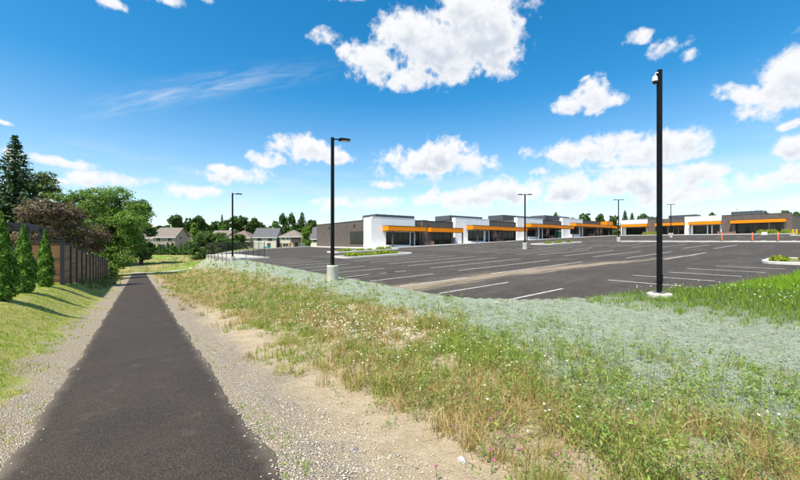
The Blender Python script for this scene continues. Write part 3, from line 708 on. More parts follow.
# daisies: a yellow eye and white rays on a stalk
def daisies(n, rg):
    def zone(t, s): return (.04+.3*smooth(.52, .66, fbm(t+30, s+44, 1.0))+1.3*np.exp(-((t-4.4)/.8)**2-((s-8.3)/2.8)**2)*smooth(.35, .55, fbm(t, s, .6))).clip(0, 1)*smooth(2.3, 3.4, t)*(1-smooth(6.2, 7.4, t))*(s < 34)*np.where(s < 4, .4, 1)
    t, s, D = scatter(n, 3.2, 36, rg, zone)
    t2, s2, D2 = scatter(7000, 9, 24, rg, lambda a, b: (z_rank(a, b) > .1)*(a < 18.6)*(a > 14.5)*smooth(.4, .55, fbm(a+4, b, 1.2)))
    t = np.concatenate([t, t2]); s = np.concatenate([s, s2]); D = np.concatenate([D, D2])
    P0 = put(t, s); m = len(t); H = rg.uniform(.12, .36, m); r = .010+.0011*D*rg.uniform(.8, 1.3, m)
    c = P0+np.stack([rg.normal(0, .04, m), rg.normal(0, .04, m), H], 1)
    nrm = np.stack([rg.normal(-.15, .35, m), rg.normal(-.1, .35, m), np.ones(m)], 1); nrm /= np.linalg.norm(nrm, axis=1, keepdims=True)
    a = np.cross(nrm, [[0, 1, .1]]); a /= np.linalg.norm(a, axis=1, keepdims=True); b = np.cross(nrm, a)
    vs = [c+nrm*r[:, None]*.15]; k = 8
    for j in range(k):
        th = 2*math.pi*j/k; vs.append(c+(a*math.cos(th)+b*math.sin(th))*(r*(1 if j % 2 else .7))[:, None])
    for j in range(5):
        th = 2*math.pi*j/5; vs.append(c+nrm*r[:, None]*.22+(a*math.cos(th)+b*math.sin(th))*(r*.34)[:, None])
    w = (.0015+.0004*D)[:, None]
    vs += [P0-a*w, P0+a*w, c]
    V = np.stack(vs, 1); nv = V.shape[1]; base = np.arange(m)[:, None]*nv
    tri = np.array([[0, 1+j, 1+(j+1) % k] for j in range(k)]); rays = (base[:, None, :]+tri[None]).reshape(-1, 3)
    eye = (base+np.array([[9, 10, 11, 12, 13]])); stalk = base+np.array([[14, 15, 16]])
    T = np.ones((m, nv, 3))*.82; T[:, 9:14] = (.62, .42, .03); T[:, 14:] = (.13, .18, .05)
    return fast('daisies', V.reshape(-1, 3), [rays, stalk, eye], T.reshape(-1, 3))
M_flower = leafmat('petals', .25, .1, .7)
stuff(tag(link('daisies', daisies(12000, rg), M_flower), 'small white daisies with yellow eyes scattered through the verge', 'flowers'))

# loose stones along both sides of the path
def stones(n, rg, zone, d1, smin, smax, name, d0=1.7):
    t, s, D = scatter(n, d0, d1, rg, zone, .8)
    kp = (np.abs(t) > .93) | (rg.random(len(t)) < .1); t, s, D = t[kp], s[kp], D[kp]
    m = len(t); z = np.where(np.abs(t) < .97, zpath(s)+.012, ground(t, s)); r = rg.uniform(smin, smax, m)*(1+.035*D)
    base = np.array([[1, 0, 0], [-1, 0, 0], [0, 1, 0], [0, -1, 0], [0, 0, .8], [0, 0, -.6], [.65, .65, .3], [-.6, -.6, .35]], float)
    V = base[None]*rg.uniform(.65, 1.25, (m, 8, 1))*r[:, None, None]
    a = rg.uniform(0, 6.3, m); ca, sa = np.cos(a)[:, None], np.sin(a)[:, None]
    V = np.stack([V[..., 0]*ca-V[..., 1]*sa, V[..., 0]*sa+V[..., 1]*ca, V[..., 2]*.8], -1)+np.stack([t, s, z+r*.22], 1)[:, None]
    F_ = np.array([[4, 0, 6], [4, 6, 2], [4, 2, 1], [4, 1, 7], [4, 7, 3], [4, 3, 0], [0, 3, 5], [0, 5, 6], [6, 5, 2], [2, 5, 1], [1, 5, 7], [7, 5, 3]])
    f = (np.arange(m)[:, None, None]*8+F_[None]).reshape(-1, 3)
    c = tints(m, [(.62, .55, .44), (.52, .45, .35), (.36, .32, .27), (.64, .59, .5), (.54, .44, .31)], rg, .15)
    return fast(name, V.reshape(-1, 3), [f], np.repeat(c, 8, 0))
M_stone = leafmat('stones', 0.0, .2, .85)
def z_grav(t, s): return np.where(t > 0, 1-smooth(1.2, 2.15, t+(fbm(t, s, .9)-.5)*1.2), 1-smooth(1.25, 1.9, -t+(fbm(t, s, .8)-.5)*.7))*(s < 74)
stuff(tag(link('gravel', stones(60000, rg, z_grav, 40, .005, .013, 'gravel'), M_stone), 'pale crushed gravel strewn along both edges of the asphalt path', 'gravel'))
def z_clod(t, s): return smooth(5.2, 7, t+1.5*(s < 4))*(1-smooth(9.2, 9.8, t-np.where(s < 8, 6, 0)))*(s < 45)*(.3+.7*smooth(.4, .6, fbm(t, s+5, .9)))
def clods(n, rg):
    me = stones(n, rg, z_clod, 40, .006, .021, 'mulch_clods', 4.5)
    a = me.color_attributes['tint']; m = len(me.vertices)//8; c = tints(m, [(.24, .31, .22), (.34, .4, .3), (.42, .47, .38), (.28, .34, .24), (.22, .155, .09)], rg, .12)
    cc = np.ones((m*8, 4), np.float32); cc[:, :3] = np.repeat(c, 8, 0); a.data.foreach_set('color', cc.ravel()); return me
stuff(tag(link('mulch_clods', clods(52000, rg), M_stone), 'pale green clods of sprayed mulch beside the parking lot edge', 'mulch'))
def z_sparse(t, s): return .2*((t > 1.8) & (t < 6.5) & (s < 20))
stuff(tag(link('verge_pebbles', stones(9000, rg, z_sparse, 18, .005, .012, 'verge_pebbles'), M_stone), 'pebbles scattered over the bare sandy soil of the verge', 'gravel'))

def ground_at_px(px, row):
    d = np.array([(px-400)/F, 1.]); dz = (HY-row)/F; K = 1.0
    while K < 300:
        X = d[0]*K; t = X*CU+K*SU; s = -X*SU+K*CU
        if CH+dz*K <= float(ground(t, s)): return t, s, float(ground(t, s)), K
        K += .02
    return None
# pink clover heads and a pale rock, at the places the photograph shows them
M_pink = mat('clover_pink', (.50, .10, .30), (.62, .25, .42), .8, 40)
M_stem = mat('stem_green', (.10, .16, .04), (.14, .2, .05), .8, 20)
for i, (px, row) in enumerate([(453, 427), (437, 469), (491, 419), (497, 411), (510, 436), (501, 434), (490, 448), (520, 453), (557, 455), (569, 455), (492, 461)]):
    t, s, z, K = ground_at_px(px, row+14)
    o = thing('clover_flower', 'pink clover flower head on a short stem in the verge grass', 'flower', (t, s, z), r_.uniform(0, 6), 'pink clover flowers in the verge')
    hh = r_.uniform(.09, .14)
    MB().tube([(0, 0, -.01), (.008, .004, hh*.6), (.012, .006, hh)], [.0025, .002, .0018], 5).build('stem', M_stem, o)
    rg2 = np.random.default_rng(i); n = 60; d = rg2.normal(0, 1, (n, 3)); d[:, 2] = np.abs(d[:, 2])*.9-.15; d /= np.linalg.norm(d, axis=1, keepdims=True)
    C = np.array([.012, .006, hh+.006])+d*.012
    v, f, _ = leaves(C, d*.3+np.array([0, 0, .1]), np.full(n, .014), rg2, np.ones((n, 3)), .35, -2)
    link('flower_head', fast('flower_head', v, [f]), M_pink, o)
    lf = MB()
    for k in range(3):
        a = 2.1*k; c_, s_ = math.cos(a), math.sin(a); lf.add([(0, 0, hh*.35), (.016*c_-.008*s_, .016*s_+.008*c_, hh*.38), (.03*c_, .03*s_, hh*.36), (.016*c_+.008*s_, .016*s_-.008*c_, hh*.38)], [(0, 1, 2, 3)])
    lf.build('leaf', M_stem, o)
def rock(name, label, px, row, r, m, seed):
    t, s, z, K = ground_at_px(px, row); bm = bmesh.new(); bmesh.ops.create_icosphere(bm, subdivisions=3, radius=r); rr = random.Random(seed)
    ph = [rr.uniform(0, 6) for _ in range(6)]
    for v in bm.verts:
        n = v.co.normalized(); k = 1+.16*math.sin(n.x*4+ph[0])*math.sin(n.y*5+ph[1])+.1*math.sin(n.z*7+ph[2]+n.x*6); v.co = Vector((n.x*1.2, n.y*.9, n.z*.7))*r*k
    me = bpy.data.meshes.new(name); bm.to_mesh(me); bm.free()
    return tag(link(name, me, m, loc=(t, s, z+r*.25), rotz=seed), label, 'rock')
M_rock = mat('pale_rock', (.5, .5, .49), (.36, .37, .38), .85, 14, .5, 60)
rock('rock', 'pale grey rock lying among the clover in the verge', 462, 462, .035, M_rock, 2)
rock('rock', 'pale stone lying on the dark asphalt footpath', 95, 419, .018, M_rock, 4)
rock('rock', 'dark bluish stone on the gravel right of the footpath', 356, 450, .022, mat('dark_rock', (.12, .12, .14), (.2, .2, .21), .8, 12), 6)

# ---------------------------------------------------------------- lamp posts and the camera pole
M_pole = mat('black_metal', (.006, .006, .007), (.010, .010, .010), .6, 6, spec=.12)
M_polebase = mat('pole_concrete', (.60, .58, .50), (.46, .45, .40), .9, 5, .35, 45, stretch=(1, 1, .5))
M_lens = mat('lamp_lens', (.55, .55, .5), (.5, .5, .45), .3, 4)
M_galv = mat('galvanised', (.3, .31, .31), (.22, .23, .23), .5, 10, metallic=.6)
def lamp_post(label, t, s, z, H, arms, cb=.78, cr=.31, arm_len=.34):
    o = thing('lamp_post', label, 'lamp post', (t, s, z), 0, 'parking lot lamp posts')
    mb = MB().tube([(0, 0, -.5), (0, 0, cb*.82), (0, 0, cb*.83), (0, 0, cb-.03), (0, 0, cb)], [cr, cr, cr*1.01, cr, cr-.03], 24)
    mb.build('concrete_base', M_polebase, o, smooth_=True)
    box('base_plate', M_pole, o, -.17, .17, -.17, .17, cb, cb+.025)
    for a, b in ((-1, -1), (1, -1), (-1, 1), (1, 1)): MB().tube([(a*.13, b*.13, cb+.02), (a*.13, b*.13, cb+.08)], .018, 6).build('anchor_bolt', M_galv, o)
    r = .07
    MB().add([(-r*1.15, -r*1.15, cb+.025), (r*1.15, -r*1.15, cb+.025), (r*1.15, r*1.15, cb+.025), (-r*1.15, r*1.15, cb+.025), (-r, -r, H), (r, -r, H), (r, r, H), (-r, r, H)], [(4, 5, 6, 7), (0, 1, 5, 4), (1, 2, 6, 5), (2, 3, 7, 6), (3, 0, 4, 7)]).build('pole', M_pole, o, .008)
    box('hand_hole_cover', M_pole, o, -.05, .05, -.093, -.078, cb+.35, cb+.5)
    for a in arms:
        d = Vector((math.cos(a), math.sin(a), 0)); n = Vector((-d.y, d.x, 0))
        arm = MB().tube([d*.05+Vector((0, 0, H-.09)), d*(arm_len+.05)+Vector((0, 0, H-.07))], .035, 8).build('arm', M_pole, o)
        hd = MB(); pr = [(arm_len, -.05), (arm_len, .03), (arm_len+.12, .055), (arm_len+.52, .045), (arm_len+.62, .0), (arm_len+.58, -.045), (arm_len+.1, -.05)]
        vs = [d*x+n*w+Vector((0, 0, H-.07+y)) for w in (-.17, .17) for x, y in pr]; k = len(pr)
        hd.add(vs, [tuple(range(k)), tuple(reversed(range(k, 2*k)))]+[(i, i+k, (i+1) % k+k, (i+1) % k) for i in range(k)])
        h_ = hd.build('lamp_head', M_pole, o)
        vs = [d*x+n*w+Vector((0, 0, H-.127)) for x, w in ((arm_len+.14, -.13), (arm_len+.54, -.13), (arm_len+.54, .13), (arm_len+.14, .13))]
        vs2 = [v+Vector((0, 0, .012)) for v in vs]
        MB().add(vs+vs2, [(3, 2, 1, 0), (0, 1, 5, 4), (1, 2, 6, 5), (2, 3, 7, 6), (3, 0, 4, 7)]).build('lens', M_lens, h_)
    return o
def lot_at(px, D): t, s = P(px, D); return t, s, float(zlot(t, s))
t, s, z = lot_at(332.5, 19.0); z = -.14
lamp_post('black lamp post on a concrete drum at the verge in front of the shops', t, s, z, ZR(137.5, 19)-z, [-.3], .76, .30)
t, s = P(232.5, 38.1); z = -.48
lamp_post('black single-arm lamp post beside the chain-link enclosure', t, s, z, ZR(193, 38.1)-z, [-.2], .8, .3)
for px, D, top, lb in ((525, 47.4, 194, 'black twin-head lamp post in front of the third shop'), (618.5, 66, 199.5, 'black twin-head lamp post at the end of the long cross kerb'), (671, 86, 204, 'black twin-head lamp post before the right shop wing, hidden base, farthest off')):
    t, s, z = lot_at(px, D); lamp_post(lb, t, s, z, ZR(top, D)-z, [-.64, math.pi-.64], .85, .33)

t, s = P(659.5, 12.5); z = float(ground(t, s))
cp = thing('camera_pole', 'tall black square pole with a white security camera in tall grass', 'pole', (t, s, z-.0))
zt = ZR(70, 12.5)-z
poly = [(.42*math.cos(a)*(1+.1*math.sin(3*a)), .42*math.sin(a)*(1+.12*math.sin(2*a+1))) for a in np.linspace(0, 2*math.pi, 18, endpoint=False)]
MB().prism(poly, -.3, .09).build('concrete_pad', M_polebase, cp, .03)
box('base_plate', M_galv, cp, -.16, .16, -.16, .16, .09, .115)
for a, b in ((-1, -1), (1, -1), (-1, 1), (1, 1)): MB().tube([(a*.125, b*.125, .1), (a*.125, b*.125, .19)], .02, 6).build('anchor_bolt', M_galv, cp)
r = .064; ang = -YAW
def rot2(x, y): return x*math.cos(ang)-y*math.sin(ang), x*math.sin(ang)+y*math.cos(ang)
pv_ = [(*rot2(a*r, b*r), zz) for zz in (.115, zt) for a, b in ((-1, -1), (1, -1), (1, 1), (-1, 1))]
MB().add(pv_, [(4, 5, 6, 7), (0, 1, 5, 4), (1, 2, 6, 5), (2, 3, 7, 6), (3, 0, 4, 7)]).build('pole', M_pole, cp, .012)
MB().box(-.06, .06, -.092, -.076, .5, .75).build('hand_hole_cover', M_pole, cp, rotz=ang)
M_wplast = mat('white_plastic', (.75, .75, .74), (.68, .68, .67), .4, 8)
ca_ = MB().tube([(-.07, 0, zt-.10), (-.13, 0, zt-.12), (-.16, 0, zt-.22)], [.032, .03, .028], 10).build('camera_bracket', M_wplast, cp, smooth_=True, rotz=ang)
cam_h = MB().tube([(-.16, 0, zt-.2), (-.16, 0, zt-.24), (-.16, 0, zt-.34), (-.16, 0, zt-.40)], [.03, .07, .085, .088], 16).build('camera_housing', M_wplast, cp, smooth_=True, rotz=ang)
MB().tube([(-.16, 0, zt-.4), (-.16, 0, zt-.45), (-.16, 0, zt-.49), (-.16, 0, zt-.505)], [.078, .074, .05, .01], 16).build('camera_dome', mat('smoked_dome', (.01, .01, .012), None, .08, 4), cam_h, smooth_=True)

# ---------------------------------------------------------------- shops
def brickish(name, c1, c2, mortar, sx, sz):
    m = bpy.data.materials.new(name); m.use_nodes = True; nt = m.node_tree; L = nt.links.new; b = nt.nodes['Principled BSDF']; b.inputs['Roughness'].default_value = .85
    tc = nt.nodes.new('ShaderNodeTexCoord'); sp = nt.nodes.new('ShaderNodeSeparateXYZ'); L(tc.outputs['Object'], sp.inputs[0])
    ad = nt.nodes.new('ShaderNodeMath'); L(sp.outputs[0], ad.inputs[0]); L(sp.outputs[1], ad.inputs[1])
    cb = nt.nodes.new('ShaderNodeCombineXYZ'); L(ad.outputs[0], cb.inputs[0]); L(sp.outputs[2], cb.inputs[1])
    br = nt.nodes.new('ShaderNodeTexBrick'); br.inputs['Color1'].default_value = (*c1, 1); br.inputs['Color2'].default_value = (*c2, 1); br.inputs['Mortar'].default_value = (*mortar, 1)
    br.inputs['Scale'].default_value = 1; br.inputs['Brick Width'].default_value = sx; br.inputs['Row Height'].default_value = sz; br.inputs['Mortar Size'].default_value = .012; br.inputs['Bias'].default_value = -.1
    L(cb.outputs[0], br.inputs[0])
    n = nt.nodes.new('ShaderNodeTexNoise'); n.inputs['Scale'].default_value = 1.5; n.inputs['Detail'].default_value = 6; L(tc.outputs['Object'], n.inputs[0])
    mx = nt.nodes.new('ShaderNodeMix'); mx.data_type = 'RGBA'; mx.blend_type = 'OVERLAY'; mx.inputs[0].default_value = .3; L(br.outputs[0], mx.inputs[6]); L(n.outputs[0], mx.inputs[7])
    L(mx.outputs[2], b.inputs['Base Color'])
    bp = nt.nodes.new('ShaderNodeBump'); bp.inputs['Strength'].default_value = .4; bp.inputs['Distance'].default_value = .01; L(br.outputs['Fac'], bp.inputs['Height']); bp.invert = True; L(bp.outputs[0], b.inputs['Normal'])
    MATS[name] = m; return m
M_brown = brickish('brown_masonry', (.132, .105, .090), (.09, .072, .063), (.155, .135, .12), .6, .2)
M_white = mat('white_render', (.86, .86, .86), (.80, .80, .80), .75, 1.2)
M_orange = mat('orange_metal', (.92, .27, .003), (.88, .25, .002), .5, 2, spec=.25)
M_soffit = mat('soffit', (.08, .065, .055), None, .7, 3)
M_dark = mat('dark_frame', (.02, .02, .022), None, .5, 4)
M_cope = mat('coping_metal', (.05, .05, .055), None, .45, 4)
M_glass = mat('shop_glass', (.008, .011, .010), (.013, .017, .015), .05, .8, spec=.32)
M_roof = mat('flat_roof', (.35, .35, .34), (.28, .28, .28), .9, .6)
M_screen = mat('louvre_screen', (.085, .095, .105), (.065, .075, .085), .55, 2)
M_planter = brickish('red_brick', (.19, .07, .05), (.13, .05, .04), (.2, .16, .14), .22, .075)

def window(o, x0, x1, z0, z1, y, nm, name='window'):
    f = MB(); w = .06
    f.box(x0, x1, y-.02, y+.08, z0, z0+w).box(x0, x1, y-.02, y+.08, z1-w, z1).box(x0, x0+w, y-.02, y+.08, z0+w, z1-w).box(x1-w, x1, y-.02, y+.08, z0+w, z1-w)
    for k in range(1, nm):
        x = x0+(x1-x0)*k/nm; f.box(x-w/2, x+w/2, y-.02, y+.08, z0+w, z1-w)
    wo = f.build(name, M_dark, o)
    for k in range(nm):
        a = x0+(x1-x0)*k/nm+w/2; b = x0+(x1-x0)*(k+1)/nm-w/2
        box('pane', M_glass, wo, a, b, y+.02, y+.04, z0+w, z1-w)
    return wo
def wall_seg(o, x0, x1, y0, th, top, m, openings, base=-1.2, name='wall'):
    """front wall with real openings (x0,x1,z0,z1), cut into boxes round them"""
    mb = MB(); xs = x0
    for a, b, c, d in sorted(openings):
        if a > xs: mb.box(xs, a, y0, y0+th, base, top)
        if c > 0: mb.box(a, b, y0, y0+th, base, c)
        mb.box(a, b, y0, y0+th, d, top); xs = b
    if xs < x1: mb.box(xs, x1, y0, y0+th, base, top)
    return mb.build(name, m, o)
def door(o, x0, x1, y, h=2.35):
    d = window(o, x0, x1, .02, h, y, 2, 'door')
    for x in ((x0+x1)/2-.12, (x0+x1)/2+.12): MB().tube([(x, y-.07, .9), (x, y-.07, 1.35)], .018, 6).build('handle', M_galv, d)
def canopy(o, x0, x1, depth, z0=3.1, z1=3.95, y=0):
    c = box('canopy', M_orange, o, x0, x1, y-depth, y-.004, z0, z1, .01)
    box('soffit', M_soffit, c, x0+.08, x1-.08, y-depth+.08, y-.02, z0-.05, z0-.004)
    box('cap_flashing', M_cope, c, x0-.03, x1+.03, y-depth-.03, y-.006, z1+.003, z1+.06)
    return c
def screen(o, x0, x1, y0, y1, z0, h):
    s_ = MB().box(x0, x1, y0, y0+.06, z0, z0+h).box(x0, x1, y1-.06, y1, z0, z0+h).box(x0, x0+.06, y0+.06, y1-.06, z0, z0+h).box(x1-.06, x1, y0+.06, y1-.06, z0, z0+h).build('roof_screen', M_screen, o)
    n = max(2, int((x1-x0)/1.6))
    for k in range(n+1):
        x = x0+(x1-x0)*k/n; box('screen_post', M_cope, s_, x-.05, x+.05, y0-.05, y0-.003, z0, z0+h+.04)
    for k in range(4): box('louvre', M_screen, s_, x0+.02, x1-.02, y0-.035, y0-.004, z0+.12+k*h/4, z0+.2+k*h/4)
def planter(label, t, s, rot, L=1.7):
    z = float(zlot(t, s))+.1
    p = thing('brick_planter', label, 'planter', (t, s, z), rot, 'brick planters between the shop doors')
    box('trough', M_planter, p, -L/2, L/2, -.3, .3, -.2, .62); 
    for x in (-L/2-.15, L/2+.15): box('pier', M_planter, p, x-.15, x+.15, -.34, .34, -.2, .85)
    box('soil', mat('planter_soil', (.09, .06, .04), None, .95, 9), p, -L/2+.06, L/2-.06, -.24, .24, .622, .65)

def shop(label, t, s, z, rot, W, depth, segs, canopies, cols, scr, body_top=5.0):
    """local x along the shop front, y into the building; segs: (x0,x1,'white'|'brown',top,yoff,[(kind,x0,x1,z0,z1,n)])"""
    o = thing('shop_building', label, 'shop', (t, s, z), rot, 'row of low shops round the parking lot')
    box('rear_wall', M_brown, o, .02, W-.02, .62, depth, -1.2, body_top)
    box('roof', M_roof, o, .3, W-.3, .9, depth-.3, body_top+.004, body_top+.05)
    cp_ = MB(); cp_.box(0, W, depth-.15, depth+.05, body_top+.003, body_top+.12).box(-.03, .25, .62, depth-.15, body_top+.003, body_top+.12).box(W-.25, W+.03, .62, depth-.15, body_top+.003, body_top+.12); cp_.build('coping', M_cope, o)
    for x0, x1, kind, top, yo, ops in segs:
        m = M_white if kind == 'white' else M_brown
        w = wall_seg(o, x0, x1, yo, .6-yo if yo < 0 else .6, top, m, [(a, b, c, d) for _, a, b, c, d, _ in ops])
        box('coping', M_cope if kind == 'brown' else M_white, w, x0-.02, x1+.02, yo-.03, .63, top+.003, top+.09)
        for k, a, b, c, d, n in ops:
            if k == 'window': window(o, a, b, c, d, yo+.16, n)
            else: door(o, a, b, yo+.18, d)
    for x0, x1, dep, yo in canopies: canopy(o, x0, x1, dep, y=yo)
    for x, y in cols: box('column', M_soffit, o, x-.11, x+.11, y-.11, y+.11, -.6, 3.09)
    for a, b, c, d, zz, h in scr: screen(o, a, b, c, d, zz, h)
    return o

# first unit, with the long brown side wall facing the verge
S1 = 52.4; T0 = TX(372.5, S1); x = lambda px, s=S1, t0=None: TX(px, s)-(T0 if t0 is None else t0)
W1 = x(454); z1 = .84
u1 = shop('low shop with a long brown side wall and white corner, beside the verge', T0, S1, z1, 0, W1, 24, [
    (0, x(415), 'white', 5.45, 0, [('window', x(386), x(410), .62, 2.95, 4), ('door', x(410)+.15, x(415)-.15, 0, 2.95, 2)]),
    (x(415), x(421.5), 'brown', 5.2, .25, [('door', x(416), x(420.5), 0, 2.95, 2)]), (x(421.5), x(427), 'brown', 5.25, -.25, []), (x(427), W1, 'brown', 5.2, .25, [('window', x(432), x(452), .2, 2.95, 5)])],
    [(x(382.5), x(420.3), 1.8, 0), (x(427), x(459), 1.5, .25)], [(x(387.5), -1.6), (x(458.6), -1.1)], [(TX(376, S1+4)-T0, TX(414, S1+4)-T0, 4, 9, 5.1, 1.3)])
# white return round the corner, side windows, wall lamps, concrete strip
ret = box('corner_return', M_white, u1, -.25, -.003, 0, 2.6, -1.2, 5.45)
box('side_wall_base', M_conc2, u1, -.12, .016, 2.62, 23.9, -1.2, .22)
wl = MB().box(-.02, .018, 3.1, 8.1, .75, .8).box(-.02, .018, 3.1, 8.1, 3.05, 3.1).box(-.02, .018, 3.1, 3.16, .8, 3.05).box(-.02, .018, 8.04, 8.1, .8, 3.05).box(-.02, .018, 5.55, 5.65, .8, 3.05).build('window', M_dark, u1)
for a, b in ((3.16, 5.55), (5.65, 8.04)): box('pane', M_glass, wl, -.008, .018, a, b, .8, 3.05)
for y in (6.4, 17.2): box('wall_lamp', M_dark, u1, -.16, .018, y-.14, y+.14, 4.0, 4.4, .02)
for y in (9.5, 16.5): box('control_joint', M_cope, u1, -.002, .018, y-.02, y+.02, .23, 4.95)

S2 = 54.0; T2 = TX(454, S2); x2 = lambda px: TX(px, S2)-T2; W2 = x2(516)
shop('shop stepped up beside the corner shop, white left half, brown right half', T2, S2, 1.62, 0, W2, 22, [
    (0, x2(488), 'white', 5.5, -.4, [('window', x2(466.5), x2(482.5), .62, 2.95, 3), ('door', x2(484), x2(487.5), 0, 2.95, 2)]),
    (x2(488), W2, 'brown', 5.2, 0, [('door', x2(490), x2(494), 0, 2.95, 2), ('window', x2(499), x2(515), .2, 2.95, 5)])],
    [(x2(465), x2(495.3), 1.9, -.4), (x2(495.8), x2(521.5), 1.7, 0)], [(x2(470.5), -2.0), (x2(497.5), -1.6), (x2(521.5), -1.6)], [(TX(450, S2+4)-T2, TX(482, S2+4)-T2, 4, 9, 5.1, 1.35)])
S3 = 56.0; T3 = TX(516, S3); x3 = lambda px: TX(px, S3)-T3; W3 = x3(561.5)
shop('shop with a green bin by its entrance, white left, brown right', T3, S3, 2.85, 0, W3, 22, [
    (0, x3(541.5), 'white', 5.45, -.4, [('window', x3(525), x3(537), .62, 2.95, 3), ('door', x3(538), x3(541), 0, 2.95, 2)]),
    (x3(541.5), W3, 'brown', 5.2, 0, [('door', x3(543), x3(547), 0, 2.95, 2), ('window', x3(549.5), x3(561), .2, 2.95, 4)])],
    [(x3(523.5), x3(548), 1.9, -.4), (x3(548.5), x3(568), 1.9, 0)], [(x3(529.5), -2.0), (x3(550), -1.6), (x3(567.6), -1.6)], [(TX(503, S3+4)-T3, TX(531, S3+4)-T3, 4, 9, 5.1, 1.35)])
S4 = 57.5; T4 = TX(561.5, S4); x4 = lambda px: TX(px, S4)-T4; W4 = 137.5-T4
u4 = shop('shop at the inside corner of the row, with a raised orange sign box', T4, S4, 3.88, 0, W4, 22, [
    (0, x4(581.5), 'white', 5.4, -.4, [('window', x4(569), x4(578), .62, 2.95, 3), ('door', x4(579), x4(581), 0, 2.95, 2)]),
    (x4(581.5), W4-1.2, 'brown', 5.2, 0, [('window', x4(584), x4(597), .2, 2.95, 5), ('door', x4(598), x4(600.5), 0, 2.95, 2), ('window', x4(603), x4(612), .3, 2.95, 4)])],
    [(x4(568.5), x4(603.5), 1.9, -.4), (x4(604), x4(617), 1.6, 0)], [(x4(574), -2.0), (x4(588), -2.0), (x4(602.8), -2.0)], [(TX(545, S4+4)-T4, TX(569, S4+4)-T4, 4, 9, 5.1, 1.35)])
ob = box('sign_box', M_orange, u4, x4(600), x4(606), -2.25, -.2, 4.02, 5.2, .02); ob['label'] = 'blank orange box standing above the canopy'
box('cap', M_cope, ob, x4(600)-.03, x4(606)+.03, -2.28, -.17, 5.203, 5.26)

# right wing: fronts face back towards the verge (local x runs towards -Y)
TR = 136.0
def right_unit(label, pxa, pxb, segf, canf, colf, scrf, z=4.18):
    s0 = SX(pxa, TR); W = s0-SX(pxb, TR); xx = lambda px: s0-SX(px, TR)
    return shop(label, TR, s0, z, -math.pi/2, W, 22, segf(xx, W), canf(xx, W), colf(xx, W), scrf(xx, W))
right_unit('white fronted shop of the right wing next to the inside corner', 621, 648,
    lambda q_, W: [(0, W, 'white', 5.45, 0, [('window', q_(626), q_(646), .3, 2.95, 6)])],
    lambda q_, W: [(q_(623.5), q_(649), 1.9, 0)], lambda q_, W: [(q_(624.5), -1.7), (q_(648.2), -1.7)], lambda q_, W: [(q_(630), q_(645), 6, 11, 5.1, 1.3)])
right_unit('brown shop of the right wing between two white fronted shops', 648.1, 685,
    lambda q_, W: [(0, q_(656.5), 'brown', 5.45, -.35, []), (q_(656.5), W, 'brown', 5.25, 0, [('window', q_(659), q_(673), .3, 2.95, 4), ('door', q_(674), q_(678), 0, 2.95, 2), ('window', q_(679), q_(684), .3, 2.95, 2)])],
    lambda q_, W: [(q_(656.8), q_(685.5), 1.9, 0)], lambda q_, W: [(q_(670), -1.7)], lambda q_, W: [(q_(662), q_(690), 6, 11, 5.1, 1.6)])
right_unit('white fronted shop of the right wing with a projecting white pier', 685.1, 722,
    lambda q_, W: [(0, q_(690), 'white', 5.6, -.35, []), (q_(690), W, 'white', 5.6, 0, [('window', q_(693), q_(707), .3, 2.95, 4), ('door', q_(708), q_(711.5), 0, 2.95, 2), ('window', q_(712.5), q_(720), .3, 2.95, 2)])],
    lambda q_, W: [(q_(690.3), q_(722.5), 1.9, 0)], lambda q_, W: [(q_(692), -1.7)], lambda q_, W: [])
u8 = right_unit('long brown end shop of the right wing behind the orange markers', 722.1, 792,
    lambda q_, W: [(0, q_(733), 'brown', 5.55, -.35, []), (q_(733), W, 'brown', 5.45, 0, [('window', q_(736), q_(756), .3, 2.95, 6), ('door', q_(757), q_(762), 0, 2.95, 2), ('window', q_(763), q_(769), .3, 2.95, 2), ('window', q_(776), q_(781), .3, 2.95, 1)])],
    lambda q_, W: [(q_(732), q_(786.5), 1.9, 0)], lambda q_, W: [(q_(735), -1.7), (q_(770.5), -1.7), (q_(785.8), -1.7)], lambda q_, W: [(q_(727), q_(758), 5, 10, 5.3, 1.5)])
xm = SX(722.1, TR)-SX(737, TR+7)
ms = MB().tube([(xm, 7, 5.0), (xm, 7, 8.2)], .04, 6).build('roof_mast', M_galv, u8); box('cross_bar', M_galv, ms, xm-.5, xm+.5, 6.97, 7.03, 7.3, 7.36)

# sidewalks in front of the shops (follow the lot)
def slab(name, poly, h=.14):
    mb = MB(); n = len(poly)
    mb.add([(a, b, float(zlot(a, b))-.2) for a, b in poly]+[(a, b, float(zlot(a, b))+h) for a, b in poly], [tuple(reversed(range(n))), tuple(range(n, 2*n))]+[(i, (i+1) % n, (i+1) % n+n, i+n) for i in range(n)])
    return structure(mb.build(name, M_conc2))
slab('front_sidewalk', [(T0-1.2, S1-3.0), (T2+1, S2-3.4), (T3+1, S3-3.4), (T4+1, S4-3.4), (132.5, S4-3.4), (132.5, S4+.3), (T4, S4+.3), (T3, S3+.3), (T2, S2+.2), (T0-.2, S1+.2)])
slab('side_sidewalk', [(T0-1.4, S1-2.99), (T0-.24, S1+.25), (T0-.24, S1+24), (T0-1.4, S1+24)])
slab('wing_sidewalk', [(132.6, -4), (137, -4), (137, S4-3.45), (132.6, S4-3.45)])
for px, s_, lb in ((428.5, S1-.9, 'brick planter in front of the corner shop'), (499, S2-1.0, 'brick planter in front of the second shop'), (552.5, S3-1.0, 'brick planter in front of the third shop, beside a green bin'), (591, S4-1.0, 'brick planter in front of the inside-corner shop')):
    planter(lb, TX(px, s_), s_, 0)
planter('wide brick planter before the brown pier of the right wing', TR-1.6, SX(726.5, TR-1.6), -math.pi/2, 3.2)
tb, sb = TX(558.5, S3-1.3), S3-1.3
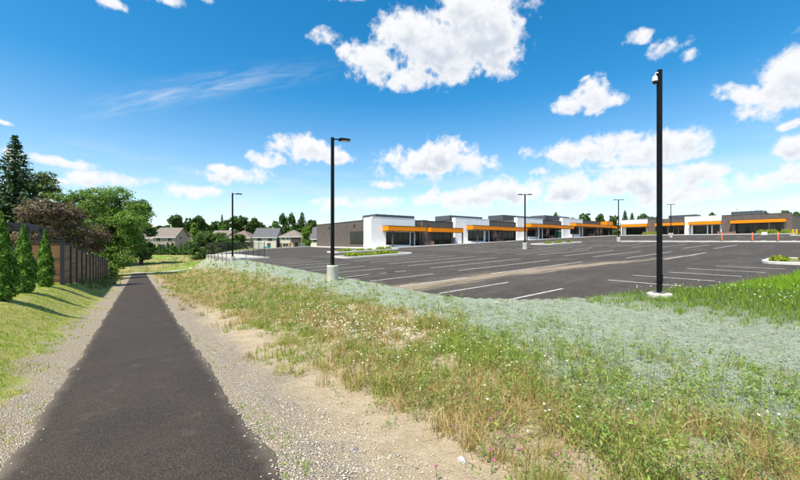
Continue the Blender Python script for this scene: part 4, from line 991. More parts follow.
bn = thing('green_bin', 'tall green bin with pale lid outside the third shop', 'bin', (tb, sb, float(zlot(tb, sb))+.14)); M_binG = mat('bin_green', (.01, .09, .055), None, .5, 4)
MB().add([(-.55, -.45, 0), (.55, -.45, 0), (.55, .45, 0), (-.55, .45, 0), (-.65, -.5, 1.9), (.65, -.5, 1.9), (.65, .5, 1.9), (-.65, .5, 1.9)], [(0, 3, 2, 1), (4, 5, 6, 7), (0, 1, 5, 4), (1, 2, 6, 5), (2, 3, 7, 6), (3, 0, 4, 7)]).build('bin_body', M_binG, bn, .03)
box('lid', mat('bin_lid', (.5, .58, .55), None, .5, 4), bn, -.68, .68, -.53, .53, 1.903, 2.1, .03)

# ---------------------------------------------------------------- kerbed islands, markers, small things in the lot
M_isl = mat('island_mulch', (.12, .16, .05), (.2, .17, .09), .95, 3, .4, 12)
def plant_clump(label, t, s, z, R, H, n, seed, cols, group, flat=.5):
    o = thing('low_plant', label, 'plant', (t, s, z), 0, group); rg = np.random.default_rng(seed)
    a = rg.uniform(0, 6.28, n); r = R*np.sqrt(rg.random(n)); k = rg.random(n)
    C = np.stack([r*np.cos(a), r*np.sin(a), .03+H*np.sqrt(np.clip(1-(r/R)**2, 0, 1))*k**.5], 1)
    v, f, tt = leaves(C, np.stack([np.cos(a)*.4, np.sin(a)*.4, np.ones(n)*.6], 1), rg.uniform(.18, .34, n), rg, tints(n, cols, rg, .2), .5, -1)
    link('leaves', fast('leaves', v, [f], tt), M_leaf, o)
    mb = MB()
    for i in range(5): mb.tube([(0, 0, -.08), (R*.4*math.cos(i*1.3), R*.4*math.sin(i*1.3), H*.6)], .015, 4)
    mb.build('stems', M_stem, o); return o
def island(name, poly, seed):
    n = len(poly); c = (sum(p[0] for p in poly)/n, sum(p[1] for p in poly)/n)
    pts = []
    for i in range(n):                                         # rounded corners
        a, b, d = Vector(poly[i-1]), Vector(poly[i]), Vector(poly[(i+1) % n]); r = min(1.0, (a-b).length*.3, (d-b).length*.3)
        p, q_ = b+(a-b).normalized()*r, b+(d-b).normalized()*r
        for k in range(6): u = k/5; pts.append(tuple(p*(1-u)**2+b*2*u*(1-u)+q_*u*u))
    o = structure(link(name, kerb_run(pts+[pts[0], pts[1]], .24, .16), M_conc2))
    mb = MB(); m = len(pts); inn = [(x_+(c[0]-x_)*.02, y_+(c[1]-y_)*.02) for x_, y_ in pts]
    mb.add([(x_, y_, float(zlot(x_, y_))+.12) for x_, y_ in inn], [tuple(range(m))]); s_ = mb.build('planting_bed', M_isl, o)
    if s_.data.polygons[0].normal.z < 0: s_.data.flip_normals()
    return o
def un_lot(px, row):
    a = (px-400)/F; dt, ds, dz = a*CU+SU, CU-a*SU, (HY-row)/F
    K = (CH+.617)/(.0059*ds+.03476*dt-dz); return K*dt, K*ds
LIME = [(.26, .38, .03), (.32, .40, .04), (.18, .30, .03), (.36, .36, .06)]
a0, a1 = un_lot(345, 258.5), un_lot(420, 254.6)
island('parking_island', [(a0[0], 33.2), (a1[0]+.5, 33.2), (a1[0]+.5, 36.4), (a0[0], 36.4)], 1)
island('parking_island', [(a0[0]+4.5, 44.8), (a1[0]+7, 44.8), (a1[0]+7, 48.0), (a0[0]+4.5, 48.0)], 2)
island('parking_island', [(31.6, 0), (36, 0), (36, 4.6), (31.6, 4.6)], 3)
tq, sq = un_lot(557, 243.5)
island('parking_island', [(tq-5.5, sq-2), (tq+5.5, sq-2), (tq+5.5, sq+2), (tq-5.5, sq+2)], 4)
island('parking_island', [(112, 8), (118, 8), (118, 12), (112, 12)], 5)
kk = 0
for (tlo, thi, slo, shi, n, lb) in ((a0[0]+.6, a1[0]-.2, 33.9, 35.8, 9, 'lime green low plant on the kerbed island nearer the lamp post'), (a0[0]+5.2, a1[0]+6.3, 45.4, 47.3, 9, 'lime green low plant on the kerbed island before the corner shop'),
                                     (32.2, 35.4, .4, 4.0, 8, 'green low plant on the kerbed island by the tall grass'), (tq-4.6, tq+4.6, sq-1.2, sq+1.2, 6, 'lime green low plant on the island before the third shop'), (112.8, 117.4, 8.8, 11.3, 5, 'green low plant on the island before the end shop')):
    for i in range(n):
        t = tlo+(thi-tlo)*(i+r_.uniform(.1, .9))/n; s = r_.uniform(slo, shi); kk += 1
        plant_clump(lb, t, s, float(zlot(t, s))+.12, r_.uniform(.3, .6), r_.uniform(.18, .42), 150, kk, LIME, 'plants on the '+lb.split(' on the ')[1])
# shop-front beds of the right wing
for i, (px0, px1, n) in enumerate(((643, 657, 4), (759, 776, 7), (782, 790, 3))):
    for k in range(n):
        t = 133.6; s = SX(px0+(px1-px0)*(k+.5)/n, t); kk += 1
        plant_clump(['green shrub low against the brown pier of the right wing', 'lime green shrub low against the end shop window', 'small green shrub at the far corner of the end shop'][i], t, s, float(zlot(t, s))+.14, .8, 1.1, 200, kk, LIME, ['shrubs by the brown pier', 'shrubs by the end shop window', 'shrubs at the end shop corner'][i])

M_marker = mat('orange_plastic', (.85, .16, .04), (.8, .14, .035), .5, 4)
for px, lb in ((722, 'orange flexible marker post on the cross kerb, in front of the brick planter'), (752.5, 'orange flexible marker post on the cross kerb, in front of the end shop window'), (778, 'orange flexible marker post on the cross kerb, in front of the end shop door')):
    t = KT-.1; s = SX(px, t); o = thing('marker_post', lb, 'marker post', (t, s, float(zlot(t, s))+.16), 0, 'orange marker posts')
    MB().tube([(0, 0, 0), (0, 0, .05)], [.2, .16], 12).build('base', mat('rubber_black', (.03, .03, .03), None, .8, 4), o)
    MB().tube([(0, 0, .045), (.01, 0, .6), (.02, 0, 1.18), (.02, 0, 1.22)], [.085, .08, .075, .05], 10).build('post', M_marker, o, smooth_=True)
    for zz in (.75, .95): MB().tube([(.014, 0, zz), (.016, 0, zz+.09)], .088, 10).build('reflective_band', mat('reflector', (.75, .45, .35), None, .4, 4), o)
M_yellow = mat('yellow_paint', (.72, .42, .01), (.65, .37, .01), .5, 4)
def bollard(label, t, s, h=1.3, r=.16):
    o = thing('bollard', label, 'bollard', (t, s, float(zlot(t, s))), 0, 'yellow bollards')
    MB().tube([(0, 0, -.2), (0, 0, h), (0, 0, h+.06), (0, 0, h+.09)], [r, r, r*.75, r*.2], 14).build('sleeve', M_yellow, o, smooth_=True)
    MB().tube([(0, 0, -.1), (0, 0, .05)], r+.08, 14).build('footing', M_conc, o)
t, s = TX(319, 76.2), 76.2; bollard('yellow bollard at the back end of the long brown side wall', t, s, 1.7, .24)
for px in (793, 796.5): t = 131; s = SX(px, t); bollard('yellow bollard beyond the corner of the end shop', t, s, 1.1, .2)
for px, t, lb in ((671, 128, 'pale concrete block before the brown middle shop of the right wing'), (764.5, 124, 'pale concrete block in the lot before the end shop')):
    s = SX(px, t); o = thing('concrete_block', lb, 'concrete block', (t, s, float(zlot(t, s))))
    o.scale = (.6, .6, .65)
    MB().add([(-.5, -.9, -.05), (.5, -.9, -.05), (.5, .9, -.05), (-.5, .9, -.05), (-.35, -.8, 1.1), (.35, -.8, 1.1), (.35, .8, 1.1), (-.35, .8, 1.1)], [(0, 3, 2, 1), (4, 5, 6, 7), (0, 1, 5, 4), (1, 2, 6, 5), (2, 3, 7, 6), (3, 0, 4, 7)]).build('block', M_conc2, o, .05)
    MB().tube([(0, -.3, 1.09), (0, -.3, 1.22), (0, .3, 1.22), (0, .3, 1.09)], .025, 6).build('lifting_loop', M_galv, o)

# ---------------------------------------------------------------- chain-link enclosure with its concrete slab
E0, E1, ES0, ES1 = 7.6, 11.6, 42.0, 57.0
ez = float(ground(9.6, 44))-.05
enc = thing('chain_link_fence', 'black chain-link fence round a concrete slab at the corner of the lot', 'fence', (0, 0, ez))
M_wire = mat('black_wire', (.012, .012, .012), None, .5, 4)
slab_o = MB().box(E0+.1, E1+.5, ES0-.3, ES1-.1, -1.2, .3).build('concrete_slab', M_conc, None, .02); structure(slab_o); slab_o.location = (0, 0, ez)
runs = [((E0, ES0), (E1, ES0)), ((E1, ES0), (E1, ES1)), ((E1, ES1), (E0, ES1)), ((E0, ES1), (E0, ES0))]
for (xa, ya), (xb, yb) in runs:
    L = math.hypot(xb-xa, yb-ya); n = max(1, round(L/2.6)); d = ((xb-xa)/L, (yb-ya)/L)
    for k in range(n):
        x_, y_ = xa+d[0]*L*k/n, ya+d[1]*L*k/n
        MB().tube([(x_, y_, -.6), (x_, y_, 2.0), (x_, y_, 2.04)], [.032, .032, .015], 8).build('post', M_wire, enc)
    for zz in (.2, 1.95): MB().tube([(xa, ya, zz), (xb, yb, zz)], .02, 6).build('rail', M_wire, enc)
    mb = MB(); w = .0035; sp_ = .085; hgt = 1.72; m = int((L+hgt)/sp_)
    for sg in (1, -1):
        for k in range(m):
            u0 = k*sp_-hgt if sg > 0 else k*sp_; za, zb, ua, ub = .2, .2+hgt, u0, u0+sg*hgt
            if ua < 0: za += (0-ua)*sg; ua = 0
            if ub < 0: zb -= (0-ub); ub = 0
            if ua > L: za += (ua-L); ua = L
            if ub > L: zb -= (ub-L); ub = L
            if abs(ub-ua) < .02: continue
            pa_, pb_ = (xa+d[0]*ua, ya+d[1]*ua), (xa+d[0]*ub, ya+d[1]*ub)
            mb.add([(*pa_, za-w), (*pb_, zb-w), (*pb_, zb+w), (*pa_, za+w)], [(0, 1, 2, 3)])
    stuff(mb.build('wire_mesh', M_wire, enc))

# ---------------------------------------------------------------- timber fence, side screen and pergola on the left
M_fp = mat('charcoal_post', (.025, .028, .034), (.018, .02, .025), .6, 5)
def plank_mat(name, c1, c2): return mat(name, c1, c2, .75, 2.2, .3, 30, stretch=(1, .12, 6), detail=6)
M_pl = [plank_mat('cedar_a', (.24, .115, .045), (.15, .07, .03)), plank_mat('cedar_b', (.17, .08, .034), (.1, .048, .023)), plank_mat('cedar_c', (.3, .155, .068), (.19, .09, .04))]
fen = thing('timber_fence', 'horizontal brown timber fence with charcoal posts along the footpath', 'fence', (0, 0, 0))
FT, FS0, BAY, NB_ = -3.1, 24.4, 2.4, 13
board_me = []
for m in M_pl:
    me = MB().box(-.012, .012, .08, BAY-.08, 0, .152).mesh('board', .004); me.materials.append(m); board_me.append(me)
fz = lambda s: float(np.interp(s, [24, 40, 70], [-.22, -1.42, -3.3]))
for k in range(NB_+1):
    s = FS0+k*BAY; g0 = float(ground(FT, s)); zt_ = fz(s)+2.1
    p = MB().box(-.075, .075, -.075, .075, min(g0, fz(s))-.3, zt_+.06).build('post', M_fp, fen); p.location = (FT, s, 0)
    c = MB().box(-.095, .095, -.095, .095, zt_+.063, zt_+.1).build('post_cap', M_fp, p)
    if k < NB_:
        zb = fz(s+BAY)+.02
        rl = MB().box(-.05, .05, .077, BAY-.077, 2.03, 2.09).build('top_rail', M_fp, fen); rl.location = (FT, s, zb)
        for j in range(13):
            b = link('board', board_me[r_.randrange(3)], parent=fen, loc=(FT, s, zb+.04+j*.1535+(0.0)))
            b.rotation_euler = (r_.uniform(-.0015, .0015), 0, 0)
    if k < 9:  # slim battens on the path side
        pass
# short end panel at right angles, then a charcoal slatted screen
endm = []
for m in M_pl:
    me = MB().box(-1.22, -.08, -.012, .012, 0, .152).mesh('board', .004); me.materials.append(m); endm.append(me)
for j in range(13): link('board', endm[r_.randrange(3)], parent=fen, loc=(FT, FS0, -.16+j*.1535))
p = MB().box(-.06, .06, -.06, .06, -.5, 2.0).build('post', M_fp, fen); p.location = (FT-1.3, FS0, -.1)
MB().box(-1.24, -.08, -.05, .05, 1.9, 1.96).build('top_rail', M_fp, fen).location = (FT, FS0, 0)
M_sl = mat('charcoal_slat', (.05, .055, .065), (.035, .04, .05), .6, 4, stretch=(.2, 1, 4))
sc = thing('slatted_screen', 'charcoal horizontal slat screen behind the cedars, beside the timber end panel', 'fence', (FT-1.42, FS0+.35, -.2))
sm = MB().box(-4.2, 0, -.012, .012, 0, .115).mesh('slat', .003); sm.materials.append(M_sl)
for j in range(12): link('slat', sm, parent=sc, loc=(0, 0, .15+j*.14))
for x_ in (-.05, -1.4, -2.8, -4.15): box('post', M_fp, sc, x_-.05, x_+.05, .015, .1, -.3, 1.95)
pg = thing('pergola', 'charcoal timber pergola rising behind the slatted screen', 'pergola', (FT-1.3, FS0+1.3, -.3))
for x_, y_ in ((-.15, 0), (-4.2, 0), (-.15, 3), (-4.2, 3)): box('post', M_fp, pg, x_-.08, x_+.08, y_-.08, y_+.08, -.2, 2.75)
for y_ in (0, 3): box('beam', M_fp, pg, -4.6, .25, y_-.06, y_+.06, 2.753, 2.98)
for i in range(9): box('rafter', M_fp, pg, -4.3+i*.5, -4.24+i*.5, -.4, 3.4, 2.983, 3.12)

ARB = [(.09, .2, .02), (.13, .26, .026), (.06, .14, .018), (.17, .31, .035)]
for i, (px, D, top, H0, lb) in enumerate(((45, 16.0, 231, 2.5, 'bright green flame-shaped cedar next to the timber end panel'), (23.5, 13.0, 226.5, 2.4, 'bright green flame-shaped cedar in the middle of the row of three'), (0.5, 10.4, 213, 2.6, 'bright green flame-shaped cedar at the open end of the row'))):
    t, s = P(px, D); z = float(ground(t, s)); H = ZR(top, D)-z
    o = thing('cedar', lb, 'tree', (t, s, z-.03), i*1.3, 'young flame-shaped cedars on the lawn')
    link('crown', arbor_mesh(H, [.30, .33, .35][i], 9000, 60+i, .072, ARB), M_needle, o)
    MB().tube([(0, 0, -.15), (0, 0, .5)], [.04, .03], 8).build('trunk', M_bark, o)

# ---------------------------------------------------------------- trees on the left
def gz(t, s): return float(ground(t, s, False))
t, s = P(15, 32); conifer('spruce', 'tall dark spruce behind the pergola', (t, s, gz(t, s)-.2), ZR(133, 32)-gz(t, s)+.2, 3.7, 50, 301, [(.03, .065, .028), (.042, .088, .034), (.06, .11, .045)], .5)
t, s = P(64, 27); z = gz(t, s)-.2
tree('plum_tree', 'purple-brown leaved plum tree behind the timber fence', 'tree', (t, s, z), ZR(202, 27)-z, 2.9, 15000, .17, PLUM, 310, nl=13, z0=.28)
t, s = P(46, 46); z = gz(t, s)
tree('deciduous_tree', 'thin light green tree between the spruce and the plum tree', 'tree', (t, s, z), ZR(170, 46)-z, 3.0, 7000, .22, LIGHTG, 320, nl=10, z0=.45)
t, s = P(80, 42); z = gz(t, s)
tree('deciduous_tree', 'airy green tree rising above the plum tree', 'tree', (t, s, z), ZR(186, 42)-z, 3.6, 9000, .24, [(.12, .2, .045), (.16, .25, .06), (.1, .17, .04)], 330, nl=11, z0=.35)
t, s = P(111, 56); z = gz(t, s)-.1
tree('large_tree', 'large leafy green tree overhanging the far end of the footpath', 'tree', (t, s, z), ZR(187, 56)-z, 5.0, 34000, .28, [(.13, .23, .04), (.17, .29, .055), (.1, .19, .04), (.22, .33, .075)], 340, nl=20, z0=.14, trunk_r=.3, offset=(.9, -1.0))
t, s = P(141, 80); z = gz(t, s)
tree('dark_tree', 'dark green tree standing behind the large leafy tree', 'tree', (t, s, z), ZR(199, 80)-z, 3.9, 12000, .42, DARKG+GREENS[:1], 350, nl=11, z0=.12)
t, s = P(95, 75); z = gz(t, s)
tree('dark_tree', 'dark green tree behind the airy tree and the fence', 'tree', (t, s, z), ZR(205, 75)-z, 6.0, 10000, .42, DARKG, 352, nl=11, z0=.12)
t, s = P(20, 55); z = gz(t, s)
tree('dark_tree', 'dark green tree behind the spruce and the pergola', 'tree', (t, s, z), 9.5, 6.5, 10000, .36, DARKG, 354, nl=11, z0=.12)
# saplings at the foot of the fence
for px, D, H, lb in ((103, 48, 1.5, 'bright green sapling where the timber fence ends'), (99, 43, 1.2, 'small bright green bush at the foot of the timber fence'), (109, 52, 1.2, 'low light green bush below the large leafy tree')):
    t, s = P(px, D); t = max(min(t, -1.7), -2.7); z = gz(t, s); tree('bush', lb, 'bush', (t, s, z), H, .75, 1100, .13, [(.15, .23, .04), (.11, .19, .03)], int(px), nl=7, z0=.15, trunk_r=.03)

# ---------------------------------------------------------------- background trees: a few kinds, copied
protos = []
def bg_proto(kind, seed):
    rg = np.random.default_rng(seed)
    if kind == 'c':
        tr = MB().tube([(0, 0, -.3), (0, 0, 9.7)], [.2, .03], 6).mesh('trunk'); cr = conifer_mesh(10, 2.6, 26, seed, DARKG+[(.07, .11, .03)], .85); m = M_needle
    else:
        tr = trunk_mesh(10, .28, rg, 5, 2.2); cr = crown_mesh('crown', random_lobes(10, 4.0, rg, 16, .1), 8500, .62, {'d': [(.06, .115, .03), (.08, .145, .035), (.11, .18, .05)], 'g': [(.1, .18, .035), (.13, .22, .045), (.08, .15, .03)], 'l': [(.2, .32, .04), (.15, .26, .035)]}[kind], seed); m = M_leaf
    tr.materials.append(M_bark); cr.materials.append(m); return tr, cr
PR = {'d': bg_proto('d', 401), 'd2': bg_proto('d', 402), 'g': bg_proto('g', 403), 'l': bg_proto('l', 404), 'c': bg_proto('c', 405)}
NM = {'d': 'dark green round tree', 'd2': 'dark green spreading tree', 'g': 'mid green tree', 'l': 'bright green tree', 'c': 'dark conifer'}
def bg_tree(kind, px, top, D, wpx, where, group, base=None):
    t, s = P(px, D); z = gz(t, s) if base is None else base
    H = ZR(top, D)-z; R = wpx/2*D/F
    o = thing('conifer' if kind == 'c' else 'deciduous_tree', f'{NM[kind]} {where}', 'tree', (t, s, z), r_.uniform(0, 6.28), group)
    nat = 2.6 if kind == 'c' else 5.0
    o.scale = (R/nat, R/nat, H/10.)
    for nme, me in zip(('trunk', 'crown'), PR[kind]): link(nme, me, parent=o)
for a in (('d', 177, 215, 150, 24), ('d2', 190, 219, 168, 16), ('d', 199, 216, 160, 22), ('l', 195, 223, 128, 13), ('d2', 215, 222, 165, 18)): bg_tree(*a, 'rising behind the tan gabled house', 'trees behind the tan gabled house')
for a in (('g', 226, 219, 160, 16), ('d', 240, 216, 158, 26), ('d2', 255, 219, 160, 20), ('c', 222, 214, 170, 9), ('g', 263, 224, 165, 18)): bg_tree(*a, 'behind the hip-roofed house', 'trees behind the hip-roofed house')
for a in (('d', 283, 213.5, 165, 12), ('d2', 291, 214, 160, 12), ('g', 275, 220, 165, 16), ('c', 302, 212, 162, 24), ('d', 311, 220, 175, 18)): bg_tree(*a, 'behind the white and brick house', 'trees behind the white and brick house')
bg_tree('l', 307, 226, 100, 13, 'standing between the white and brick house and the shops', 'tree beside the brown side wall')
for a in (('d', 556, 212.5, 200, 8), ('d2', 585, 214, 205, 16), ('d', 601, 214, 210, 14), ('d2', 614, 216, 205, 13), ('c', 625, 210, 210, 14), ('c', 632, 212.5, 205, 13), ('d', 643, 214, 210, 18), ('d2', 656, 217, 210, 12), ('d', 572, 218, 210, 14)): bg_tree(*a, 'beyond the roofs of the inside-corner shops', 'trees beyond the shop roofs')
for a in (('d', 712, 212.5, 190, 8), ('g', 757, 209.5, 190, 10), ('d', 765, 211, 190, 8), ('g', 784, 209.5, 140, 14), ('d', 796, 212, 135, 13), ('d2', 808, 214, 135, 16), ('g', 822, 210, 140, 20)): bg_tree(*a, 'beyond the roof of the end shop', 'trees beyond the end shop')
for a in (('d', 160, 226, 190, 24), ('g', 145, 222, 175, 26), ('d2', 125, 218, 170, 30), ('d', -20, 190, 75, 60), ('g', 268, 230, 190, 24), ('d', 330, 232, 200, 30)): bg_tree(*a, 'standing far behind the houses', 'far trees behind the houses')
for a in (('d2', 168, 226, 195, 34), ('d', 186, 226, 190, 30), ('d2', 206, 226, 190, 34), ('d', 222, 227, 195, 30), ('d2', 246, 226, 190, 36), ('d', 262, 227, 195, 30), ('g', 282, 226, 190, 34), ('d2', 298, 225, 195, 30), ('d', 314, 227, 190, 28)): bg_tree(*a, 'in the low continuous treeline behind the house roofs', 'low treeline behind the houses')
# rounded cedars in a row below the tan house, and a big dark bush
hedge_me = [arbor_mesh(3.2, .95, 2200, 70+i, .3, [(.075, .15, .03), (.1, .19, .035), (.055, .115, .025)]) for i in range(3)]
for m_ in hedge_me: m_.materials.append(M_needle)
for i in range(14):
    px = 141+i*4.4+r_.uniform(-.8, .8); D = 101+i*.35; t, s = P(px, D); z = gz(t, s)
    o = thing('rounded_cedar', 'rounded dark green cedar in the row below the tan gabled house', 'bush', (t, s, z-.1), r_.uniform(0, 6), 'row of rounded cedars'); k = r_.uniform(.8, 1.15); o.scale = (k, k, k*r_.uniform(.85, 1.1))
    link('crown', hedge_me[i % 3], parent=o); MB().tube([(0, 0, -.2), (0, 0, .6)], .08, 6).build('trunk', M_bark, o)
for px, D, top, R, n, lb in ((208, 92, 234, 4.6, 10000, 'big dark round bush left of the lamp post, on the bank'), (222, 92, 233, 4.4, 10000, 'big dark round bush behind the lamp post'), (203, 95, 242, 2.0, 3000, 'smaller dark bush beside the low gable'), (238, 96, 235.5, 3.4, 6000, 'big dark round bush behind the chain-link fence')):
    t, s = P(px, D); z = gz(t, s)-.2; tree('round_bush', lb, 'bush', (t, s, z), ZR(top, D)-z, R, n, .36, [(.065, .12, .03), (.085, .15, .035), (.1, .18, .04)], int(px*3), nl=10, z0=.14, trunk_r=.12)

# ---------------------------------------------------------------- houses
M_tan = mat('tan_siding', (.36, .305, .245), (.31, .26, .21), .8, 1.5, stretch=(.3, .3, 8))
M_greys = mat('grey_siding', (.34, .35, .36), (.28, .29, .3), .8, 1.5, stretch=(.3, .3, 8))
M_whites = mat('white_siding', (.62, .58, .52), (.55, .51, .46), .8, 1.5, stretch=(.3, .3, 8))
M_shing = {k: mat('shingle_'+k, a, b, .9, 3, .3, 14, stretch=(1, 1, 3)) for k, a, b in (('brown', (.225, .19, .16), (.16, .135, .115)), ('grey', (.13, .13, .14), (.09, .09, .1)), ('red', (.2, .15, .13), (.15, .11, .1)))}
M_hglass = mat('house_glass', (.03, .035, .045), (.05, .055, .06), .08, 1)
M_trim = mat('white_trim', (.75, .75, .73), None, .6, 2)
M_hbrick = brickish('house_brick', (.30, .13, .08), (.22, .09, .06), (.35, .3, .26), .25, .08)
def house(label, loc, rot, W, D, He, Hr, wallm, roofm, kind='gable', wins=(), gar=(), doors=(), side_wins=(), ridge='x', lower=None, ov=.4, chim=None, name='house'):
    """local x across the front, front at y=0 facing -y"""
    o = thing(name, label, 'house', loc, rot, 'houses beyond the parking lot')
    w_ = MB()
    if kind == 'gable' and ridge == 'x':
        w_.add([(0, 0, -1.5), (W, 0, -1.5), (W, D, -1.5), (0, D, -1.5), (0, 0, He), (W, 0, He), (W, D, He), (0, D, He), (0, D/2, Hr-.12), (W, D/2, Hr-.12)], [(0, 1, 5, 4), (1, 2, 6, 9, 5), (2, 3, 7, 6), (3, 0, 4, 8, 7)])
        R = [(-ov, -ov), (W+ov, D+ov)]; sl = (Hr-He)/(D/2); ze = He-ov*sl
        rv = [(-ov, -ov, ze), (W+ov, -ov, ze), (W+ov, D/2, Hr), (-ov, D/2, Hr), (W+ov, D+ov, ze), (-ov, D+ov, ze)]; top = [(0, 1, 2, 3), (3, 2, 4, 5)]
    elif kind == 'gable':
        w_.add([(0, 0, -1.5), (W, 0, -1.5), (W, D, -1.5), (0, D, -1.5), (0, 0, He), (W, 0, He), (W, D, He), (0, D, He), (W/2, 0, Hr-.12), (W/2, D, Hr-.12)], [(0, 1, 5, 8, 4), (1, 2, 6, 5), (2, 3, 7, 9, 6), (3, 0, 4, 7)])
        sl = (Hr-He)/(W/2); ze = He-ov*sl
        rv = [(-ov, -ov, ze), (W/2, -ov, Hr), (W/2, D+ov, Hr), (-ov, D+ov, ze), (W+ov, -ov, ze), (W+ov, D+ov, ze)]; top = [(0, 1, 2, 3), (1, 4, 5, 2)]
    else:
        w_.box(0, W, 0, D, -1.5, He); m_ = min(W, D)/2; sl = (Hr-He)/m_; ze = He-ov*sl
        rv = [(-ov, -ov, ze), (W+ov, -ov, ze), (W+ov, D+ov, ze), (-ov, D+ov, ze), (m_, D/2 if W >= D else m_, Hr), (W-m_+.01, D/2 if W >= D else D-m_, Hr)]; top = [(0, 1, 5, 4), (1, 2, 5), (2, 3, 4, 5), (3, 0, 4)]
    w_.build('wall', wallm, o)
    n = len(rv); rb = MB().add(rv+[(a, b, c-.18) for a, b, c in rv], top+[tuple(reversed([i+n for i in f])) for f in top])
    cnt = {}
    for f in top:
        for i in range(len(f)): e = (f[i], f[(i+1) % len(f)]); cnt[tuple(sorted(e))] = cnt.get(tuple(sorted(e)), [])+[e]
    rb.f += [(e[0][1], e[0][0], e[0][0]+n, e[0][1]+n) for e in cnt.values() if len(e) == 1]
    ro = rb.build('roof', M_shing[roofm], o)
    if chim: box('chimney', M_hbrick, ro, chim[0]-.35, chim[0]+.35, chim[1]-.35, chim[1]+.35, He+.3, Hr+.7)
    box('eaves_trim', M_trim, o, -ov+.02, W+ov-.02, -ov-.06, -ov-.003, ze-.22, ze-.0)
    if lower: box('lower_facing', lower[0], o, lower[1], lower[2], -.05, -.004, -1.2, lower[3])
    for x0, x1, z0, z1 in wins:
        f = MB().box(x0-.1, x1+.1, -.09, -.055, z0-.1, z1+.1).build('window', M_trim, o)
        mid = (x0+x1)/2
        for a, b in ((x0, mid-.03), (mid+.03, x1)): box('pane', M_hglass, f, a, b, -.1, -.0925, z0, z1)
    for y0, y1, z0, z1 in side_wins:
        f = MB().box(W+.02, W+.05, y0-.1, y1+.1, z0-.1, z1+.1).build('window', M_trim, o); box('pane', M_hglass, f, W+.0525, W+.06, y0, y1, z0, z1)
    for x0, x1, z1 in gar:
        g = MB().box(x0, x1, -.1, -.055, -.2, z1).build('garage_door', M_trim, o)
        for k in range(1, 4): box('panel_groove', M_cope, g, x0+.05, x1-.05, -.104, -.1015, -.2+(z1+.2)*k/4-.02, -.2+(z1+.2)*k/4+.02)
    for x0, x1, z1 in doors:
        d_ = MB().box(x0, x1, -.1, -.055, -.1, z1).build('door', mat('dark_door', (.05, .04, .04), None, .5, 4), o); box('handle', M_galv, d_, x1-.2, x1-.12, -.15, -.102, .9, 1.05)
    return o
def facing(px): return -YAW      # fronts roughly square to the camera
def house_at(px, row, D): t, s = P(px, D); return t, s, ZR(row, D)
ry = -YAW
def hw(pxw, D): return pxw*D/F
D = 112; l = house_at(153, 249.5, D)
house('tan two-storey house with a brown gabled roof above the row of cedars', l, ry+.12, hw(20.5, D), 9.5, hw(13.2, D), hw(22.5, D), M_tan, 'brown', 'gable', wins=[(1.0, 2.2, hw(13.2, D)-1.6, hw(13.2, D)-.5), (4.3, 5.5, hw(13.2, D)-1.6, hw(13.2, D)-.5), (1.9, 3.6, .4, 1.7), (4.6, 5.6, .4, 1.7)], side_wins=[(3, 4.2, 3.1, 4.2)])
D = 128; l = house_at(183, 248, D)
house('narrow tan house with a dark gable beside the gabled tan house', l, ry+.2, hw(10, D), 9, hw(9.5, D), hw(15.5, D), M_tan, 'brown', 'gable', ridge='y', wins=[(.9, 1.9, 1.7, 2.8)], side_wins=[(2, 3, 1, 2.2)])
D = 108; l = house_at(190, 250, D)
house('low cream garage with a dark-edged gable among the bushes', l, ry+.1, hw(13, D), 7, hw(4, D), hw(9, D), M_whites, 'brown', 'gable', ridge='y', wins=[(1.4, 1.9, .5, 1.1), (2.2, 2.7, .5, 1.1)])
D = 135; l = house_at(210, 248, D)
house('brown-roofed house half hidden behind the big dark bushes', l, ry, hw(18, D), 9, hw(13, D), hw(18, D), M_tan, 'brown', 'gable', wins=[(1.5, 2.7, 3, 4.2)])
D = 132; l = house_at(228, 248, D)
house('hip-roofed brown house behind the chain-link fence', l, ry, hw(22, D), 9, hw(11, D), hw(18, D), M_tan, 'red', 'hip', wins=[(1.2, 2.6, 2.4, 3.6), (5, 6.4, 2.4, 3.6)], lower=(M_hbrick, .0, 8, 1.8))
D = 120; l = house_at(253.5, 248.5, D)
house('grey house with a steep charcoal roof and pale garage front', l, ry+.1, hw(22, D), 9.5, hw(12, D), hw(21, D), M_greys, 'grey', 'gable', wins=[(1.2, 2.6, hw(12, D)-1.5, hw(12, D)-.35), (4.8, 6.2, hw(12, D)-1.5, hw(12, D)-.35), (4.5, 5.6, .6, 1.9)], gar=[(.7, 3.6, 2.2)], lower=(M_whites, 0, hw(22, D), 2.9))
D = 122; l = house_at(279.5, 248, D)
hb = house('white and brick two-storey house with a brown hip roof and dark balcony', l, ry, hw(21.5, D), 9, hw(12, D), hw(18.5, D), M_whites, 'brown', 'hip', wins=[(.9, 1.8, 3.0, 4.0), (2.4, 3.2, 3.0, 4.0), (1.2, 3.0, .5, 1.6)], lower=(M_hbrick, 0, 4.0, 1.75), doors=[(5.2, 6.4, 2.0)])
bx0 = hw(12, D); bal = box('balcony', M_soffit, hb, bx0, bx0+3.3, -1.45, -.004, 1.95, 2.15); bal['label'] = 'dark covered balcony'
box('back_panel', M_soffit, bal, bx0, bx0+3.3, -.15, -.006, 2.153, 3.9)
for i in range(12): box('baluster', M_dark, bal, bx0+.05+i*.28, bx0+.10+i*.28, -1.43, -1.38, 2.153, 3.0)
box('handrail', M_dark, bal, bx0, bx0+3.3, -1.45, -1.35, 3.003, 3.07)
for x_ in (.08, 3.2): box('post', M_dark, bal, bx0+x_-.07, bx0+x_+.07, -1.33, -1.19, -1.2, 3.95)
D = 105; l = house_at(310.5, 247.5, D)
house('cream house with a dark grey roof against the end of the brown side wall', l, ry, hw(16, D), 9, hw(9.5, D), hw(21, D), M_whites, 'grey', 'gable', wins=[(.8, 2.0, hw(9.5, D)-1.2, hw(9.5, D)-.3)], gar=[(.5, 2.8, 2.0)])
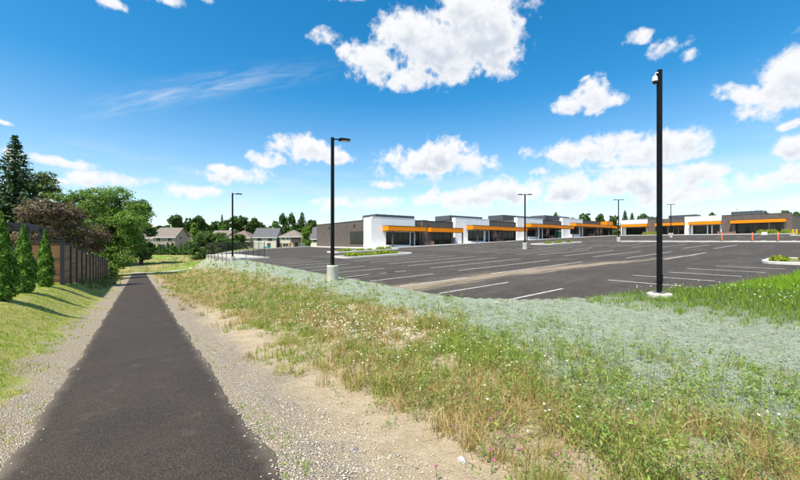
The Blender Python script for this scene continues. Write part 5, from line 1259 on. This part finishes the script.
D = 95; l = house_at(86, 249, D+25)
t, s, z = l; house('pale house glimpsed under the dark tree beside the footpath', (*P(136, 118), ZR(250, 118)), ry, 8, 8, 4.2, 6.5, M_whites, 'brown', 'gable', wins=[(1, 2.2, .8, 2.0), (4, 5.4, .8, 2.0)], doors=[(2.8, 3.7, 2.0)])
t, s = P(267, 112); o = thing('paddling_pool', 'small turquoise paddling pool in front of the grey house', 'pool', (t, s, ZR(248, 112)))
MB().tube([(0, 0, -.3), (0, 0, .45), (0, 0, .5), (0, 0, .45)], [1.0, 1.08, 1.0, .9], 20).build('rim', mat('turquoise', (.02, .45, .5), None, .4, 4), o, smooth_=True); MB().tube([(0, 0, .2), (0, 0, .36)], .88, 20).build('water', mat('pool_water', (.1, .5, .55), None, .1, 4), o)
t, s = P(793, 128); o = house('white building beyond the corner of the end shop', (t, s, 4.2), ry, 14, 10, 4.4, 4.9, M_whites, 'grey', 'hip', wins=[(2, 4, 1, 2.4)])

# ---------------------------------------------------------------- concrete walk at the far end of the footpath
def walk(name, pts, w):
    vs = []; n = len(pts)
    for i, (t, s) in enumerate(pts):
        p0, p1 = Vector(pts[max(i-1, 0)]), Vector(pts[min(i+1, n-1)]); d = (p1-p0).normalized(); nn = Vector((-d.y, d.x))*w/2
        for a in (-1, 1): tt, ss = t+nn.x*a, s+nn.y*a; z = max(float(ground(t, s)), float(ground(tt, ss))); vs += [(tt, ss, z-.3), (tt, ss, z+.05)]
    fs = []
    for i in range(n-1): a = i*4; fs += [(a+1, a+3, a+7, a+5), (a, a+1, a+5, a+4), (a+2, a+6, a+7, a+3)]
    fs += [(0, 2, 3, 1), ((n-1)*4, (n-1)*4+1, (n-1)*4+3, (n-1)*4+2)]
    me = bpy.data.meshes.new(name); me.from_pydata(vs, [], fs); me.update(); return structure(link(name, me, M_conc))
walk('concrete_walk', [(-2.2, 78.6), (0, 78.6), (2.5, 78.7), (5, 79.2), (8, 80.2), (11, 81.5), (14, 83)], 1.1)
